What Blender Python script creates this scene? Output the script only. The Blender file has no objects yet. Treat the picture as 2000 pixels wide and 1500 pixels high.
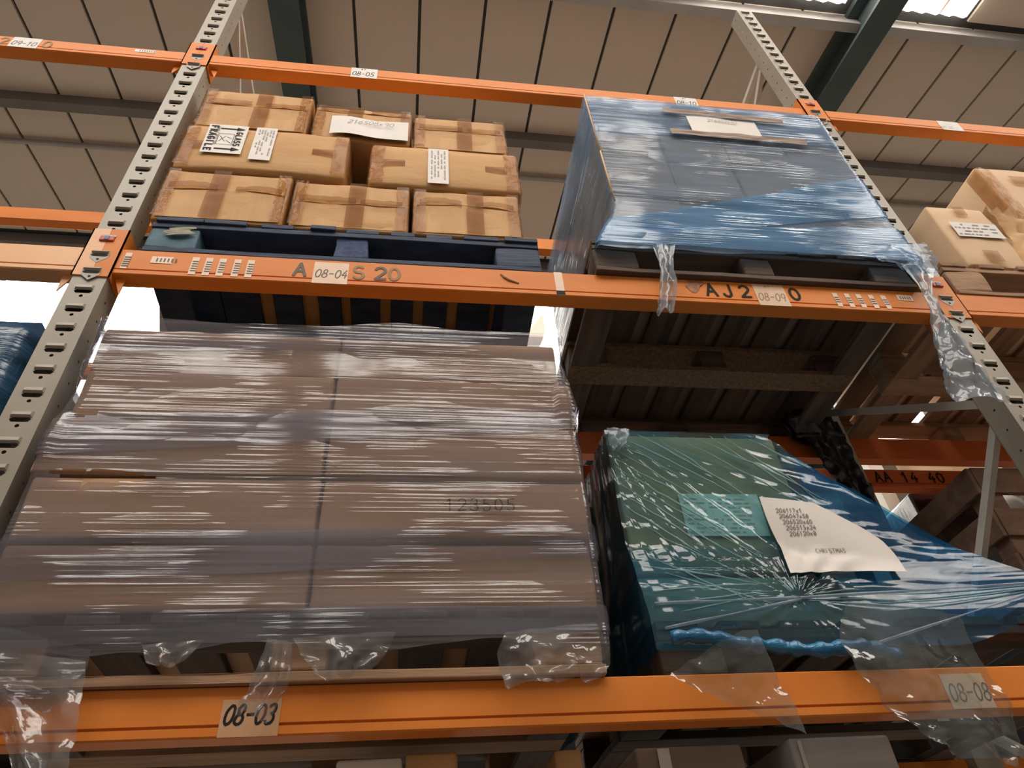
import bpy, bmesh, math, random
from mathutils import Vector, Matrix, noise
from mathutils.geometry import tessellate_polygon
random.seed(7)
S = bpy.context.scene
COL = S.collection

# ------------------------------------------------------------------ camera
R_RIGHT = Vector((0.98976218, -0.12488883, -0.06909128))
R_UP = Vector((-0.03113968, -0.66137573, 0.74940808))
R_FWD = Vector((0.13928799, 0.73958429, 0.65849368))
cam_d = bpy.data.cameras.new('camera')
cam_d.sensor_width = 36.0
cam_d.lens = 1395.05 / 2000 * 36
cam_d.clip_start = 0.05
cam_d.clip_end = 200
cam = bpy.data.objects.new('camera', cam_d)
COL.objects.link(cam)
m3 = Matrix((R_RIGHT, R_UP, -R_FWD)).transposed()
cam.matrix_world = Matrix.Translation((0.9001, -1.428, -1.7888)) @ m3.to_4x4()
S.camera = cam

# ------------------------------------------------------------------ light
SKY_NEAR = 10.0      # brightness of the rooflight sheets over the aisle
SKY_FAR = 13.0        # brightness of the rooflight band beyond the rack
EXPOSURE = 0.0
wd = bpy.data.worlds.new('world')
S.world = wd
wd.use_nodes = True
wd.node_tree.nodes['Background'].inputs[0].default_value = (0.75, 0.85, 1.0, 1)
wd.node_tree.nodes['Background'].inputs[1].default_value = 0.6
S.view_settings.view_transform = 'Standard'
S.view_settings.look = 'None'
S.view_settings.gamma = 1
S.view_settings.use_curve_mapping = False
S.view_settings.exposure = EXPOSURE
S.cycles.transparent_max_bounces = 9
S.cycles.max_bounces = 5
S.cycles.diffuse_bounces = 3
S.cycles.glossy_bounces = 3
S.cycles.caustics_reflective = False
S.cycles.caustics_refractive = False
S.cycles.use_adaptive_sampling = True
S.cycles.adaptive_threshold = 0.05

# ------------------------------------------------------------------ materials
MATS = {}
def lin(r, g, b):
    f = lambda c: ((c / 255 + 0.055) / 1.055) ** 2.4 if c > 10 else c / 255 / 12.92
    return (f(r), f(g), f(b), 1)

def nt(name):
    m = bpy.data.materials.new(name)
    m.use_nodes = True
    t = m.node_tree
    t.nodes.clear()
    out = t.nodes.new('ShaderNodeOutputMaterial')
    return m, t, out

def N(t, kind, **kw):
    n = t.nodes.new(kind)
    for k, v in kw.items():
        if k in n.inputs:
            n.inputs[k].default_value = v
        else:
            setattr(n, k, v)
    return n

def coords(t, scale, rot=(0, 0, 0)):
    c = N(t, 'ShaderNodeTexCoord')
    mp = N(t, 'ShaderNodeMapping')
    mp.inputs['Scale'].default_value = scale
    src = c.outputs['Object']
    if any(rot):
        mr_ = N(t, 'ShaderNodeMapping')
        mr_.inputs['Rotation'].default_value = rot
        t.links.new(src, mr_.inputs['Vector'])
        src = mr_.outputs['Vector']
    t.links.new(src, mp.inputs['Vector'])
    return mp.outputs['Vector']

def solid(name, c1, c2=None, rough=0.6, scale=(8, 8, 8), detail=5, lo=0.35, hi=0.65, bump=0.0, bscale=None,
          metal=0.0, spec=0.5, coat=0.0):
    """two-tone procedural surface with optional fine relief"""
    m, t, out = nt(name)
    b = N(t, 'ShaderNodeBsdfPrincipled')
    b.inputs['Roughness'].default_value = rough
    b.inputs['Metallic'].default_value = metal
    b.inputs['Specular IOR Level'].default_value = spec
    b.inputs['Coat Weight'].default_value = coat
    t.links.new(b.outputs[0], out.inputs[0])
    v = coords(t, scale)
    n = N(t, 'ShaderNodeTexNoise')
    n.inputs['Scale'].default_value = 1
    n.inputs['Detail'].default_value = detail
    t.links.new(v, n.inputs['Vector'])
    if c2:
        r = N(t, 'ShaderNodeValToRGB')
        r.color_ramp.elements[0].position = lo
        r.color_ramp.elements[1].position = hi
        r.color_ramp.elements[0].color = c1
        r.color_ramp.elements[1].color = c2
        t.links.new(n.outputs['Fac'], r.inputs['Fac'])
        t.links.new(r.outputs['Color'], b.inputs['Base Color'])
    else:
        b.inputs['Base Color'].default_value = c1
    if bump:
        n2 = N(t, 'ShaderNodeTexNoise')
        n2.inputs['Scale'].default_value = 1
        n2.inputs['Detail'].default_value = 4
        t.links.new(coords(t, bscale or scale), n2.inputs['Vector'])
        bp = N(t, 'ShaderNodeBump')
        bp.inputs['Strength'].default_value = bump
        bp.inputs['Distance'].default_value = 0.004
        t.links.new(n2.outputs['Fac'], bp.inputs['Height'])
        t.links.new(bp.outputs[0], b.inputs['Normal'])
    MATS[name] = m
    return m

def film(name, tint, haze, h_lo, h_hi, scale, bump, gloss=0.10, rough=0.13, rot=(0, 0, 0), hscale=(2.2, 2.2, 9), dist=0.006, det=1.5, pscale=(3.5, 3.5, 9), plo=0.40, phi=0.62, edge=0.7):
    """stretch film: tinted see-through, cloudy where layers gather, glossy pulled ridges"""
    m, t, out = nt(name)
    v = coords(t, scale, rot)
    n = N(t, 'ShaderNodeTexNoise')
    n.inputs['Scale'].default_value = 1
    n.inputs['Detail'].default_value = det
    n.inputs['Roughness'].default_value = 0.55
    t.links.new(v, n.inputs['Vector'])
    bp = N(t, 'ShaderNodeBump')
    bp.inputs['Strength'].default_value = bump
    bp.inputs['Distance'].default_value = dist
    # the film is pulled into ridges in patches, smooth between them
    n3 = N(t, 'ShaderNodeTexNoise')
    n3.inputs['Scale'].default_value = 1
    n3.inputs['Detail'].default_value = 1
    t.links.new(coords(t, pscale, rot), n3.inputs['Vector'])
    m3_ = N(t, 'ShaderNodeMapRange')
    m3_.inputs['From Min'].default_value = plo
    m3_.inputs['From Max'].default_value = phi
    m3_.inputs['To Min'].default_value = 0.12
    t.links.new(n3.outputs['Fac'], m3_.inputs['Value'])
    mm_ = N(t, 'ShaderNodeMath', operation='MULTIPLY')
    t.links.new(n.outputs['Fac'], mm_.inputs[0])
    t.links.new(m3_.outputs[0], mm_.inputs[1])
    t.links.new(mm_.outputs[0], bp.inputs['Height'])
    n2 = N(t, 'ShaderNodeTexNoise')
    n2.inputs['Scale'].default_value = 1
    n2.inputs['Detail'].default_value = 1.5
    t.links.new(coords(t, hscale, rot), n2.inputs['Vector'])
    mr = N(t, 'ShaderNodeMapRange')
    mr.inputs['From Min'].default_value = 0.35
    mr.inputs['From Max'].default_value = 0.68
    mr.inputs['To Min'].default_value = h_lo
    mr.inputs['To Max'].default_value = h_hi
    t.links.new(n2.outputs['Fac'], mr.inputs['Value'])
    tr = N(t, 'ShaderNodeBsdfTransparent')
    tr.inputs['Color'].default_value = tint
    df = N(t, 'ShaderNodeBsdfDiffuse')
    df.inputs['Color'].default_value = haze
    t.links.new(bp.outputs[0], df.inputs['Normal'])
    tl = N(t, 'ShaderNodeBsdfTranslucent')
    tl.inputs['Color'].default_value = haze
    mx0 = N(t, 'ShaderNodeMixShader')
    mx0.inputs[0].default_value = 0.4
    t.links.new(df.outputs[0], mx0.inputs[1])
    t.links.new(tl.outputs[0], mx0.inputs[2])
    mx = N(t, 'ShaderNodeMixShader')
    t.links.new(mr.outputs[0], mx.inputs[0])
    t.links.new(tr.outputs[0], mx.inputs[1])
    t.links.new(mx0.outputs[0], mx.inputs[2])
    gl = N(t, 'ShaderNodeBsdfGlossy')
    gl.inputs['Roughness'].default_value = rough
    t.links.new(bp.outputs[0], gl.inputs['Normal'])
    lw = N(t, 'ShaderNodeLayerWeight')
    lw.inputs['Blend'].default_value = 0.5
    t.links.new(bp.outputs[0], lw.inputs['Normal'])
    pw = N(t, 'ShaderNodeMath', operation='POWER')
    pw.inputs[1].default_value = 4
    t.links.new(lw.outputs['Facing'], pw.inputs[0])
    ma = N(t, 'ShaderNodeMath', operation='MULTIPLY_ADD')
    ma.inputs[1].default_value = edge
    ma.inputs[2].default_value = gloss
    t.links.new(pw.outputs[0], ma.inputs[0])
    m2 = N(t, 'ShaderNodeMixShader')
    t.links.new(ma.outputs[0], m2.inputs[0])
    t.links.new(mx.outputs[0], m2.inputs[1])
    t.links.new(gl.outputs[0], m2.inputs[2])
    t.links.new(m2.outputs[0], out.inputs[0])
    MATS[name] = m
    return m

def glow(name, c1, c2, strength, xscale):
    """translucent corrugated rooflight sheet, lit from outside"""
    m, t, out = nt(name)
    n = N(t, 'ShaderNodeTexNoise')
    n.inputs['Scale'].default_value = 1
    n.inputs['Detail'].default_value = 3
    t.links.new(coords(t, (xscale, 0.25, 0.25)), n.inputs['Vector'])
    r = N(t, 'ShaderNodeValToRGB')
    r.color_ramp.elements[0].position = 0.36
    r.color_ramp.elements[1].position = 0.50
    r.color_ramp.elements[0].color = c1  # dark stripes painted in for the shaded sides of the corrugations
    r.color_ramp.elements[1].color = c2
    t.links.new(n.outputs['Fac'], r.inputs['Fac'])
    e = N(t, 'ShaderNodeEmission')
    e.inputs['Strength'].default_value = strength
    t.links.new(r.outputs['Color'], e.inputs['Color'])
    t.links.new(e.outputs[0], out.inputs[0])
    MATS[name] = m
    return m

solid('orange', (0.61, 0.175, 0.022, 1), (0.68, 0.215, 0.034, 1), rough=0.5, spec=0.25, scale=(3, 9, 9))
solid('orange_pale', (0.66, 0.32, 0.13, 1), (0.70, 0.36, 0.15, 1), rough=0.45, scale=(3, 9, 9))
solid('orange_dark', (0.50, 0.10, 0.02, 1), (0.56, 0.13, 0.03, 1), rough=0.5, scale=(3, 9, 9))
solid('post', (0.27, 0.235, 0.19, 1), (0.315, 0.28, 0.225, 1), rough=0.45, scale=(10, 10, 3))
solid('post_lit', (0.80, 0.77, 0.70, 1), (0.86, 0.83, 0.78, 1), rough=0.45, scale=(10, 10, 3))  # upright colour lightened to stand for light from the far aisle
solid('brace', (0.42, 0.40, 0.36, 1), (0.50, 0.47, 0.42, 1), rough=0.5, scale=(6, 6, 6))
solid('black', (0.008, 0.008, 0.008, 1), rough=0.8)
solid('red', (0.45, 0.05, 0.05, 1), rough=0.5)
solid('blue_pin', (0.05, 0.08, 0.22, 1), rough=0.5)
solid('carton', (0.48, 0.265, 0.100, 1), (0.55, 0.315, 0.130, 1), rough=0.75, scale=(3, 3, 14), bump=0.25, bscale=(30, 30, 90))
solid('carton_flap', (0.49, 0.275, 0.108, 1), (0.57, 0.335, 0.145, 1), rough=0.72, scale=(14, 3, 3), bump=0.3, bscale=(80, 30, 12))
solid('carton_grey', (0.225, 0.158, 0.118, 1), (0.26, 0.185, 0.14, 1), rough=0.75, scale=(2, 2, 9), bump=0.15, bscale=(20, 20, 60))
solid('carton_olive', (0.30, 0.20, 0.12, 1), (0.35, 0.24, 0.15, 1), rough=0.75, scale=(2, 2, 9))
solid('carton_tan', (0.40, 0.235, 0.125, 1), (0.45, 0.27, 0.15, 1), rough=0.75, scale=(2, 2, 9), bump=0.15, bscale=(20, 20, 60))
solid('carton_edge', (0.56, 0.34, 0.17, 1), (0.60, 0.40, 0.22, 1), rough=0.8, scale=(12, 12, 12))
solid('carton_pale', (0.62, 0.42, 0.26, 1), (0.66, 0.46, 0.29, 1), rough=0.7, scale=(4, 4, 9))

solid('tape_dark', (0.16, 0.095, 0.06, 1), (0.24, 0.15, 0.095, 1), rough=0.5, scale=(9, 9, 20), bump=0.8, bscale=(12, 40, 90))

solid('paper', (0.70, 0.66, 0.63, 1), (0.76, 0.72, 0.69, 1), rough=0.7, scale=(5, 5, 5), bump=0.1)
solid('sticker', (0.62, 0.60, 0.58, 1), (0.70, 0.67, 0.64, 1), rough=0.6, scale=(30, 30, 30))
solid('sticker_tan', (0.62, 0.42, 0.28, 1), (0.66, 0.47, 0.33, 1), rough=0.4, scale=(20, 20, 20))
solid('sticker_clear', (0.50, 0.28, 0.15, 1), (0.55, 0.32, 0.18, 1), rough=0.35, scale=(20, 20, 20))
solid('ink', (0.02, 0.018, 0.018, 1), rough=0.6, spec=0.1)
solid('ink_grey', (0.16, 0.14, 0.13, 1), rough=0.6, spec=0.1)
solid('ink_faint', (0.34, 0.22, 0.13, 1), rough=0.6, spec=0.1)
solid('ink_smudge', (0.10, 0.06, 0.04, 1), (0.5, 0.17, 0.045, 1), rough=0.6, scale=(40, 40, 40))
solid('ink_print', (0.40, 0.38, 0.37, 1), rough=0.7, spec=0.1)
solid('blue_wood', (0.012, 0.022, 0.05, 1), (0.03, 0.05, 0.10, 1), rough=0.75, scale=(7, 20, 30), bump=0.6, bscale=(10, 60, 90))
solid('teal_block', (0.02, 0.075, 0.12, 1), (0.055, 0.13, 0.18, 1), rough=0.7, scale=(14, 14, 14), bump=0.6)
solid('blue_block', (0.022, 0.04, 0.10, 1), (0.05, 0.075, 0.17, 1), rough=0.85, scale=(60, 60, 60), bump=0.8)
solid('bare_wood_scar', (0.25, 0.24, 0.17, 1), (0.33, 0.31, 0.23, 1), rough=0.8, scale=(20, 20, 20), bump=0.8)
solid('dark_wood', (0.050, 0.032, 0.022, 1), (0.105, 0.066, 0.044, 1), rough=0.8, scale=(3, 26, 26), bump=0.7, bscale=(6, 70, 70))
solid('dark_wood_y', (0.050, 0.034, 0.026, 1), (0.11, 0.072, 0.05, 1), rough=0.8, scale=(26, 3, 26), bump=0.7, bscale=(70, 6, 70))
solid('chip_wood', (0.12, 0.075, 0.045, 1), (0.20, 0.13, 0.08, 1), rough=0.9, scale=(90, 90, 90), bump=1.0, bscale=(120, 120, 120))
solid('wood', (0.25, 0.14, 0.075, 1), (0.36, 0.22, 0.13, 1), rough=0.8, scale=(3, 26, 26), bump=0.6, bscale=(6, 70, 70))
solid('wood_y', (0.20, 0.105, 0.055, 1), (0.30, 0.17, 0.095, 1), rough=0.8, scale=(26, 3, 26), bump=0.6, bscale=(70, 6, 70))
solid('wood_brown', (0.10, 0.052, 0.030, 1), (0.17, 0.095, 0.055, 1), rough=0.8, scale=(8, 20, 20), bump=0.6, bscale=(16, 60, 60))
solid('panel', (0.60, 0.50, 0.405, 1), (0.64, 0.535, 0.435, 1), rough=0.8, scale=(0.6, 0.6, 0.6))
solid('panel_back', (0.055, 0.055, 0.052, 1), rough=0.8)
solid('steel_green', (0.045, 0.065, 0.068, 1), (0.06, 0.08, 0.08, 1), rough=0.6, scale=(2, 2, 2))
solid('purlin', (0.13, 0.11, 0.10, 1), (0.16, 0.14, 0.12, 1), rough=0.6, scale=(2, 2, 2))
solid('purlin_pale', (0.34, 0.31, 0.29, 1), (0.40, 0.37, 0.34, 1), rough=0.6, scale=(2, 2, 2))
solid('conduit', (0.30, 0.26, 0.24, 1), (0.36, 0.31, 0.28, 1), rough=0.5, scale=(2, 2, 2))
solid('concrete', (0.19, 0.175, 0.16, 1), (0.24, 0.22, 0.20, 1), rough=0.7, scale=(1.5, 1.5, 1.5))
solid('cladding', (0.22, 0.20, 0.18, 1), (0.26, 0.23, 0.21, 1), rough=0.7, scale=(0.6, 0.6, 0.6))
solid('bounce_wall', (0.42, 0.38, 0.33, 1), (0.48, 0.43, 0.38, 1), rough=0.8, scale=(0.8, 0.8, 0.8))  # light tone so the added front wall bounces fill
solid('black_film', (0.006, 0.006, 0.008, 1), (0.02, 0.02, 0.025, 1), rough=0.2, scale=(20, 20, 6), bump=0.35, bscale=(30, 30, 8))
solid('bluefilm_solid', (0.008, 0.04, 0.09, 1), (0.02, 0.075, 0.15, 1), rough=0.2, scale=(6, 6, 20), bump=1.0, bscale=(9, 9, 50))
solid('rope_blue', (0.005, 0.07, 0.20, 1), (0.015, 0.19, 0.36, 1), rough=0.24, scale=(8, 60, 60), bump=1.0, bscale=(12, 90, 90))
solid('grey_poly', (0.40, 0.38, 0.38, 1), (0.50, 0.47, 0.46, 1), rough=0.3, scale=(5, 5, 30), bump=0.7, bscale=(8, 8, 50))
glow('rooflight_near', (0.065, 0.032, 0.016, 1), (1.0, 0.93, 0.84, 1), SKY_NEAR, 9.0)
glow('rooflight_far', (0.085, 0.071, 0.054, 1), (1.0, 0.95, 0.86, 1), SKY_FAR, 1.6)
film('film_clear', (0.74, 0.745, 0.80, 1), (0.40, 0.38, 0.42, 1), 0.14, 0.32, (1.3, 1.3, 125), 1.0, gloss=0.045, rough=0.09, dist=0.009, plo=0.43, phi=0.66, det=0.6)
film('film_clear_band', (0.82, 0.83, 0.88, 1), (0.30, 0.31, 0.38, 1), 0.10, 0.36, (1.1, 1.1, 105), 1.0, gloss=0.040, rough=0.10, dist=0.009, plo=0.43, phi=0.66, det=0.6)
film('film_scrap', (0.86, 0.88, 0.88, 1), (0.50, 0.50, 0.53, 1), 0.10, 0.38, (11, 11, 9), 0.40, gloss=0.07, rough=0.10, hscale=(10, 10, 9), dist=0.010, pscale=(9, 9, 9))
film('film_blue', (0.76, 0.87, 0.97, 1), (0.36, 0.48, 0.66, 1), 0.28, 0.52, (1.5, 1.5, 135), 1.0, gloss=0.032, rough=0.09, dist=0.007, det=0.6, edge=0.25, plo=0.44, phi=0.68)
film('film_blue_dense', (0.50, 0.72, 0.90, 1), (0.26, 0.50, 0.80, 1), 0.28, 0.62, (1.6, 1.6, 110), 1.0, gloss=0.05, rough=0.11, dist=0.008, det=0.8, edge=0.35)
film('film_blue_scrap', (0.78, 0.86, 0.92, 1), (0.48, 0.56, 0.66, 1), 0.34, 0.62, (9, 9, 6), 0.3, gloss=0.045, rough=0.11, hscale=(9, 9, 7), dist=0.010, pscale=(9, 9, 9))
film('film_fold', (0.80, 0.92, 0.94, 1), (0.42, 0.66, 0.70, 1), 0.35, 0.75, (6, 6, 6), 0.1, gloss=0.10, rough=0.10)
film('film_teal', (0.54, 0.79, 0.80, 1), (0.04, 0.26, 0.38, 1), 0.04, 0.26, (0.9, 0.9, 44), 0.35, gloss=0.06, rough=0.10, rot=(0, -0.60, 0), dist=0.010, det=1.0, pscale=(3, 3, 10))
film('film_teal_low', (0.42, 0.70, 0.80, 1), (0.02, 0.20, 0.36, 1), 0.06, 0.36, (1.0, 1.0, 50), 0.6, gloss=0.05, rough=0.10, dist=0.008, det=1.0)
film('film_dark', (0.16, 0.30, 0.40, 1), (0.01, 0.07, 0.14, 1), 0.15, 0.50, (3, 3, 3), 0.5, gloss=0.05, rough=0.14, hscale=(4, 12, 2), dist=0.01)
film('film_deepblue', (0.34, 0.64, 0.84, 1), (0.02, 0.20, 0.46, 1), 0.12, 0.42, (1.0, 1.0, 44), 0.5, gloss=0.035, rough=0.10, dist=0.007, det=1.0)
film('film_tail', (0.80, 0.86, 0.88, 1), (0.30, 0.38, 0.42, 1), 0.06, 0.26, (8, 8, 6), 0.5, gloss=0.08, rough=0.08, hscale=(7, 7, 5), dist=0.010, pscale=(8, 8, 8))
film('tape', (0.74, 0.60, 0.45, 1), (0.32, 0.17, 0.07, 1), 0.18, 0.36, (40, 40, 60), 0.3, gloss=0.006, rough=0.25, hscale=(20, 20, 20), dist=0.003, edge=0.08)
film('tape_shiny', (0.82, 0.70, 0.56, 1), (0.42, 0.25, 0.12, 1), 0.10, 0.28, (60, 60, 90), 1.0, gloss=0.016, rough=0.10, hscale=(30, 30, 30), dist=0.005, pscale=(20, 20, 12), edge=0.12)
film('tape_clear', (0.90, 0.80, 0.68, 1), (0.7, 0.6, 0.5, 1), 0.08, 0.25, (60, 60, 60), 1.0, gloss=0.14, rough=0.12, hscale=(30, 30, 30))

# ------------------------------------------------------------------ mesh helpers
class MB:
    def __init__(self):
        self.v = []
        self.f = []
        self.mi = []
    def add(self, vs, fs, mi=0):
        o = len(self.v)
        self.v += [tuple(p) for p in vs]
        self.f += [tuple(i + o for i in f) for f in fs]
        self.mi += [mi] * len(fs)
        return self
    def box(self, x0, x1, y0, y1, z0, z1, mi=0):
        vs = [(x, y, z) for z in (z0, z1) for y in (y0, y1) for x in (x0, x1)]
        return self.add(vs, [(0, 2, 3, 1), (4, 5, 7, 6), (0, 1, 5, 4), (2, 6, 7, 3), (0, 4, 6, 2), (1, 3, 7, 5)], mi)
    def rbox(self, x0, x1, y0, y1, z0, z1, r=0.006, n=4, jit=0.0, seed=0, bulge=0.0, mi=0):
        """box with rounded edges, slightly uneven faces"""
        lo, hi = (x0, y0, z0), (x1, y1, z1)
        def ts(a, b):
            L = b - a
            inner = [a + r + (L - 2 * r) * i / n for i in range(n + 1)]
            return [a, a + r * 0.35] + inner + [b - r * 0.35, b]
        idx = {}
        vs = []
        T = [ts(lo[k], hi[k]) for k in range(3)]
        def vid(p):
            k = tuple(round(c, 6) for c in p)
            if k not in idx:
                q = [min(max(p[a], lo[a] + r), hi[a] - r) for a in range(3)]
                d = Vector([p[a] - q[a] for a in range(3)])
                if d.length > 1e-9:
                    dn = d.normalized()
                    w = Vector(q) + dn * r
                    if bulge and abs(dn.z) < .7:
                        c = [(p[a] - lo[a]) / (hi[a] - lo[a]) for a in range(3)]
                        s = [4 * t * (1 - t) for t in c]
                        for a in range(3):
                            o = [s[b] for b in range(3) if b != a]
                            w[a] += dn[a] * bulge * o[0] * o[1]
                    if jit and abs(dn.z) < .7:
                        w += dn * (noise.noise(Vector(p) * 9 + Vector((seed * 3.7, seed, -seed))) * jit)
                else:
                    w = Vector(q)
                idx[k] = len(vs)
                vs.append(tuple(w))
            return idx[k]
        fs = []
        for a in range(3):
            b, c = (a + 1) % 3, (a + 2) % 3
            for side in (0, 1):
                val = hi[a] if side else lo[a]
                for i in range(len(T[b]) - 1):
                    for j in range(len(T[c]) - 1):
                        q = []
                        for (ii, jj) in ((i, j), (i + 1, j), (i + 1, j + 1), (i, j + 1)):
                            p = [0, 0, 0]
                            p[a] = val
                            p[b] = T[b][ii]
                            p[c] = T[c][jj]
                            q.append(vid(p))
                        fs.append(q if side else q[::-1])
        return self.add(vs, fs, mi)
    def prism(self, poly, axis, a, b, mi=0):
        """extrude a 2D polygon along an axis"""
        n = len(poly)
        def P(u, v, w):
            return {'x': (w, u, v), 'y': (u, w, v), 'z': (u, v, w)}[axis]
        vs = [P(u, v, a) for u, v in poly] + [P(u, v, b) for u, v in poly]
        fs = [tuple(range(n))[::-1], tuple(range(n, 2 * n))]
        fs += [(i, (i + 1) % n, n + (i + 1) % n, n + i) for i in range(n)]
        return self.add(vs, fs, mi)
    def bar(self, p, q, w, h, mi=0):
        p, q = Vector(p), Vector(q)
        d = (q - p).normalized()
        up = Vector((1, 0, 0)) if abs(d.x) < 0.9 else Vector((0, 0, 1))
        s = d.cross(up).normalized()
        u = s.cross(d).normalized()
        vs = [c + s * (a * w / 2) + u * (b * h / 2) for c in (p, q) for a, b in ((-1, -1), (1, -1), (1, 1), (-1, 1))]
        return self.add(vs, [(0, 1, 2, 3), (7, 6, 5, 4), (0, 4, 5, 1), (1, 5, 6, 2), (2, 6, 7, 3), (3, 7, 4, 0)], mi)
    def tube(self, pts, r, n=8, mi=0):
        rings = []
        for i, p in enumerate(pts):
            p = Vector(p)
            d = (Vector(pts[min(i + 1, len(pts) - 1)]) - Vector(pts[max(i - 1, 0)])).normalized()
            up = Vector((0, 0, 1)) if abs(d.z) < 0.9 else Vector((1, 0, 0))
            s = d.cross(up).normalized()
            u = s.cross(d)
            rr = r(i / (len(pts) - 1)) if callable(r) else r
            rings.append([p + (s * math.cos(2 * math.pi * k / n) + u * math.sin(2 * math.pi * k / n)) * rr for k in range(n)])
        vs = [v for g in rings for v in g]
        fs = [(i * n + k, i * n + (k + 1) % n, (i + 1) * n + (k + 1) % n, (i + 1) * n + k) for i in range(len(pts) - 1) for k in range(n)]
        fs += [tuple(range(n))[::-1], tuple((len(pts) - 1) * n + k for k in range(n))]
        return self.add(vs, fs, mi)
    def grid(self, fn, nu, nv, hole=None, mi=0):
        vs = [fn(i / nu, j / nv) for j in range(nv + 1) for i in range(nu + 1)]
        fs = []
        for j in range(nv):
            for i in range(nu):
                if hole and hole((i + .5) / nu, (j + .5) / nv):
                    continue
                a = j * (nu + 1) + i
                fs.append((a, a + 1, a + nu + 2, a + nu + 1))
        return self.add(vs, fs, mi)
    def mesh(self, name, mats, smooth=False):
        me = bpy.data.meshes.new(name)
        me.from_pydata(self.v, [], self.f)
        for m in ([mats] if isinstance(mats, str) else mats):
            me.materials.append(MATS[m])
        if any(self.mi):
            me.polygons.foreach_set('material_index', self.mi)
        if smooth:
            me.polygons.foreach_set('use_smooth', [True] * len(me.polygons))
        me.update()
        return me
    def build(self, name, mats, parent=None, smooth=False):
        return link(name, self.mesh(name, mats, smooth), parent)

def link(name, me, parent=None, loc=None):
    o = bpy.data.objects.new(name, me)
    COL.objects.link(o)
    if parent is not None:
        o.parent = parent
        o.matrix_parent_inverse = Matrix.Translation(-world_loc(parent))
    if loc:
        o.location = loc
    return o

WL = {}
def world_loc(o):
    return WL.get(o.name, Vector((0, 0, 0)))

def thing(name, label, cat, loc=(0, 0, 0), group=None):
    o = bpy.data.objects.new(name, None)
    o.empty_display_size = 0.1
    COL.objects.link(o)
    o.location = loc
    WL[o.name] = Vector(loc)
    return tag(o, label, cat, group)

def tag(o, label=None, cat=None, group=None, kind=None):
    if label: o['label'] = label
    if cat: o['category'] = cat
    if group: o['group'] = group
    if kind: o['kind'] = kind
    return o

# ------------------------------------------------------------------ stroke lettering
def arc(cx, cy, rx, ry, a0, a1, n=10):
    return [(cx + rx * math.cos(math.radians(a0 + (a1 - a0) * i / n)), cy + ry * math.sin(math.radians(a0 + (a1 - a0) * i / n))) for i in range(n + 1)]
F = {
 '0': [arc(.3, .5, .27, .48, 100, 460, 18)],
 '1': [[(.12, .75), (.32, 1), (.32, 0)]],
 '2': [arc(.3, .72, .26, .27, 160, -40, 10) + [(.05, .02), (.58, .04)]],
 '3': [arc(.28, .75, .24, .24, 150, -80, 9) + arc(.28, .26, .28, .26, 80, -150, 10)],
 '4': [[(.4, 1), (.04, .36), (.58, .36)], [(.44, .62), (.42, 0)]],
 '5': [[(.54, 1), (.14, .98), (.1, .56)] + arc(.28, .3, .27, .3, 110, -150, 10)],
 '6': [[(.46, 1), (.16, .6)] + arc(.3, .28, .25, .28, 170, 530, 14)],
 '7': [[(.04, .98), (.56, .98), (.22, 0)]],
 '8': [arc(.3, .75, .2, .24, -90, 270, 14), arc(.3, .26, .26, .26, 90, 450, 14)],
 '9': [arc(.3, .7, .24, .28, 0, 360, 14), [(.54, .72), (.46, 0)]],
 '-': [[(.08, .5), (.5, .5)]], 'x': [[(.05, .6), (.5, .02)], [(.5, .6), (.05, .02)]], ' ': [], '.': [[(.2, .0), (.26, .06)]],
 'A': [[(.0, 0), (.3, 1), (.6, 0)], [(.12, .36), (.48, .36)]],
 'J': [[(.5, 1), (.5, .25)] + arc(.28, .25, .22, .25, 0, -170, 8)],
 'S': [arc(.3, .74, .24, .25, 40, 250, 9) + arc(.3, .25, .26, .26, 80, -150, 9)],
 'G': [arc(.32, .5, .3, .49, 50, 330, 14) + [(.58, .45), (.36, .45)]],
 'L': [[(.08, 1), (.08, 0), (.52, 0)]], 'I': [[(.2, 1), (.2, 0)]],
 'F': [[(.08, 0), (.08, 1), (.54, 1)], [(.08, .52), (.44, .52)]],
 'R': [[(.08, 0), (.08, 1)] + arc(.26, .75, .28, .25, 90, -90, 8) + [(.1, .5), (.56, 0)]],
 'E': [[(.54, 1), (.08, 1), (.08, 0), (.54, 0)], [(.08, .52), (.44, .52)]],
 'C': [arc(.34, .5, .3, .49, 50, 310, 14)], 'H': [[(.06, 1), (.06, 0)], [(.54, 1), (.54, 0)], [(.06, .5), (.54, .5)]],
 'T': [[(.02, 1), (.58, 1)], [(.3, 1), (.3, 0)]], 'M': [[(.02, 0), (.08, 1), (.32, .4), (.56, 1), (.62, 0)]],
 'N': [[(.06, 0), (.06, 1), (.54, 0), (.54, 1)]], 'D': [[(.08, 0), (.08, 1)] + arc(.14, .5, .42, .5, 90, -90, 10) + [(.08, 0)]],
 'W': [[(.0, 1), (.16, 0), (.31, .7), (.46, 0), (.62, 1)]], 'c': [arc(.32, .38, .24, .3, 60, 300, 10)],
}
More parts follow.
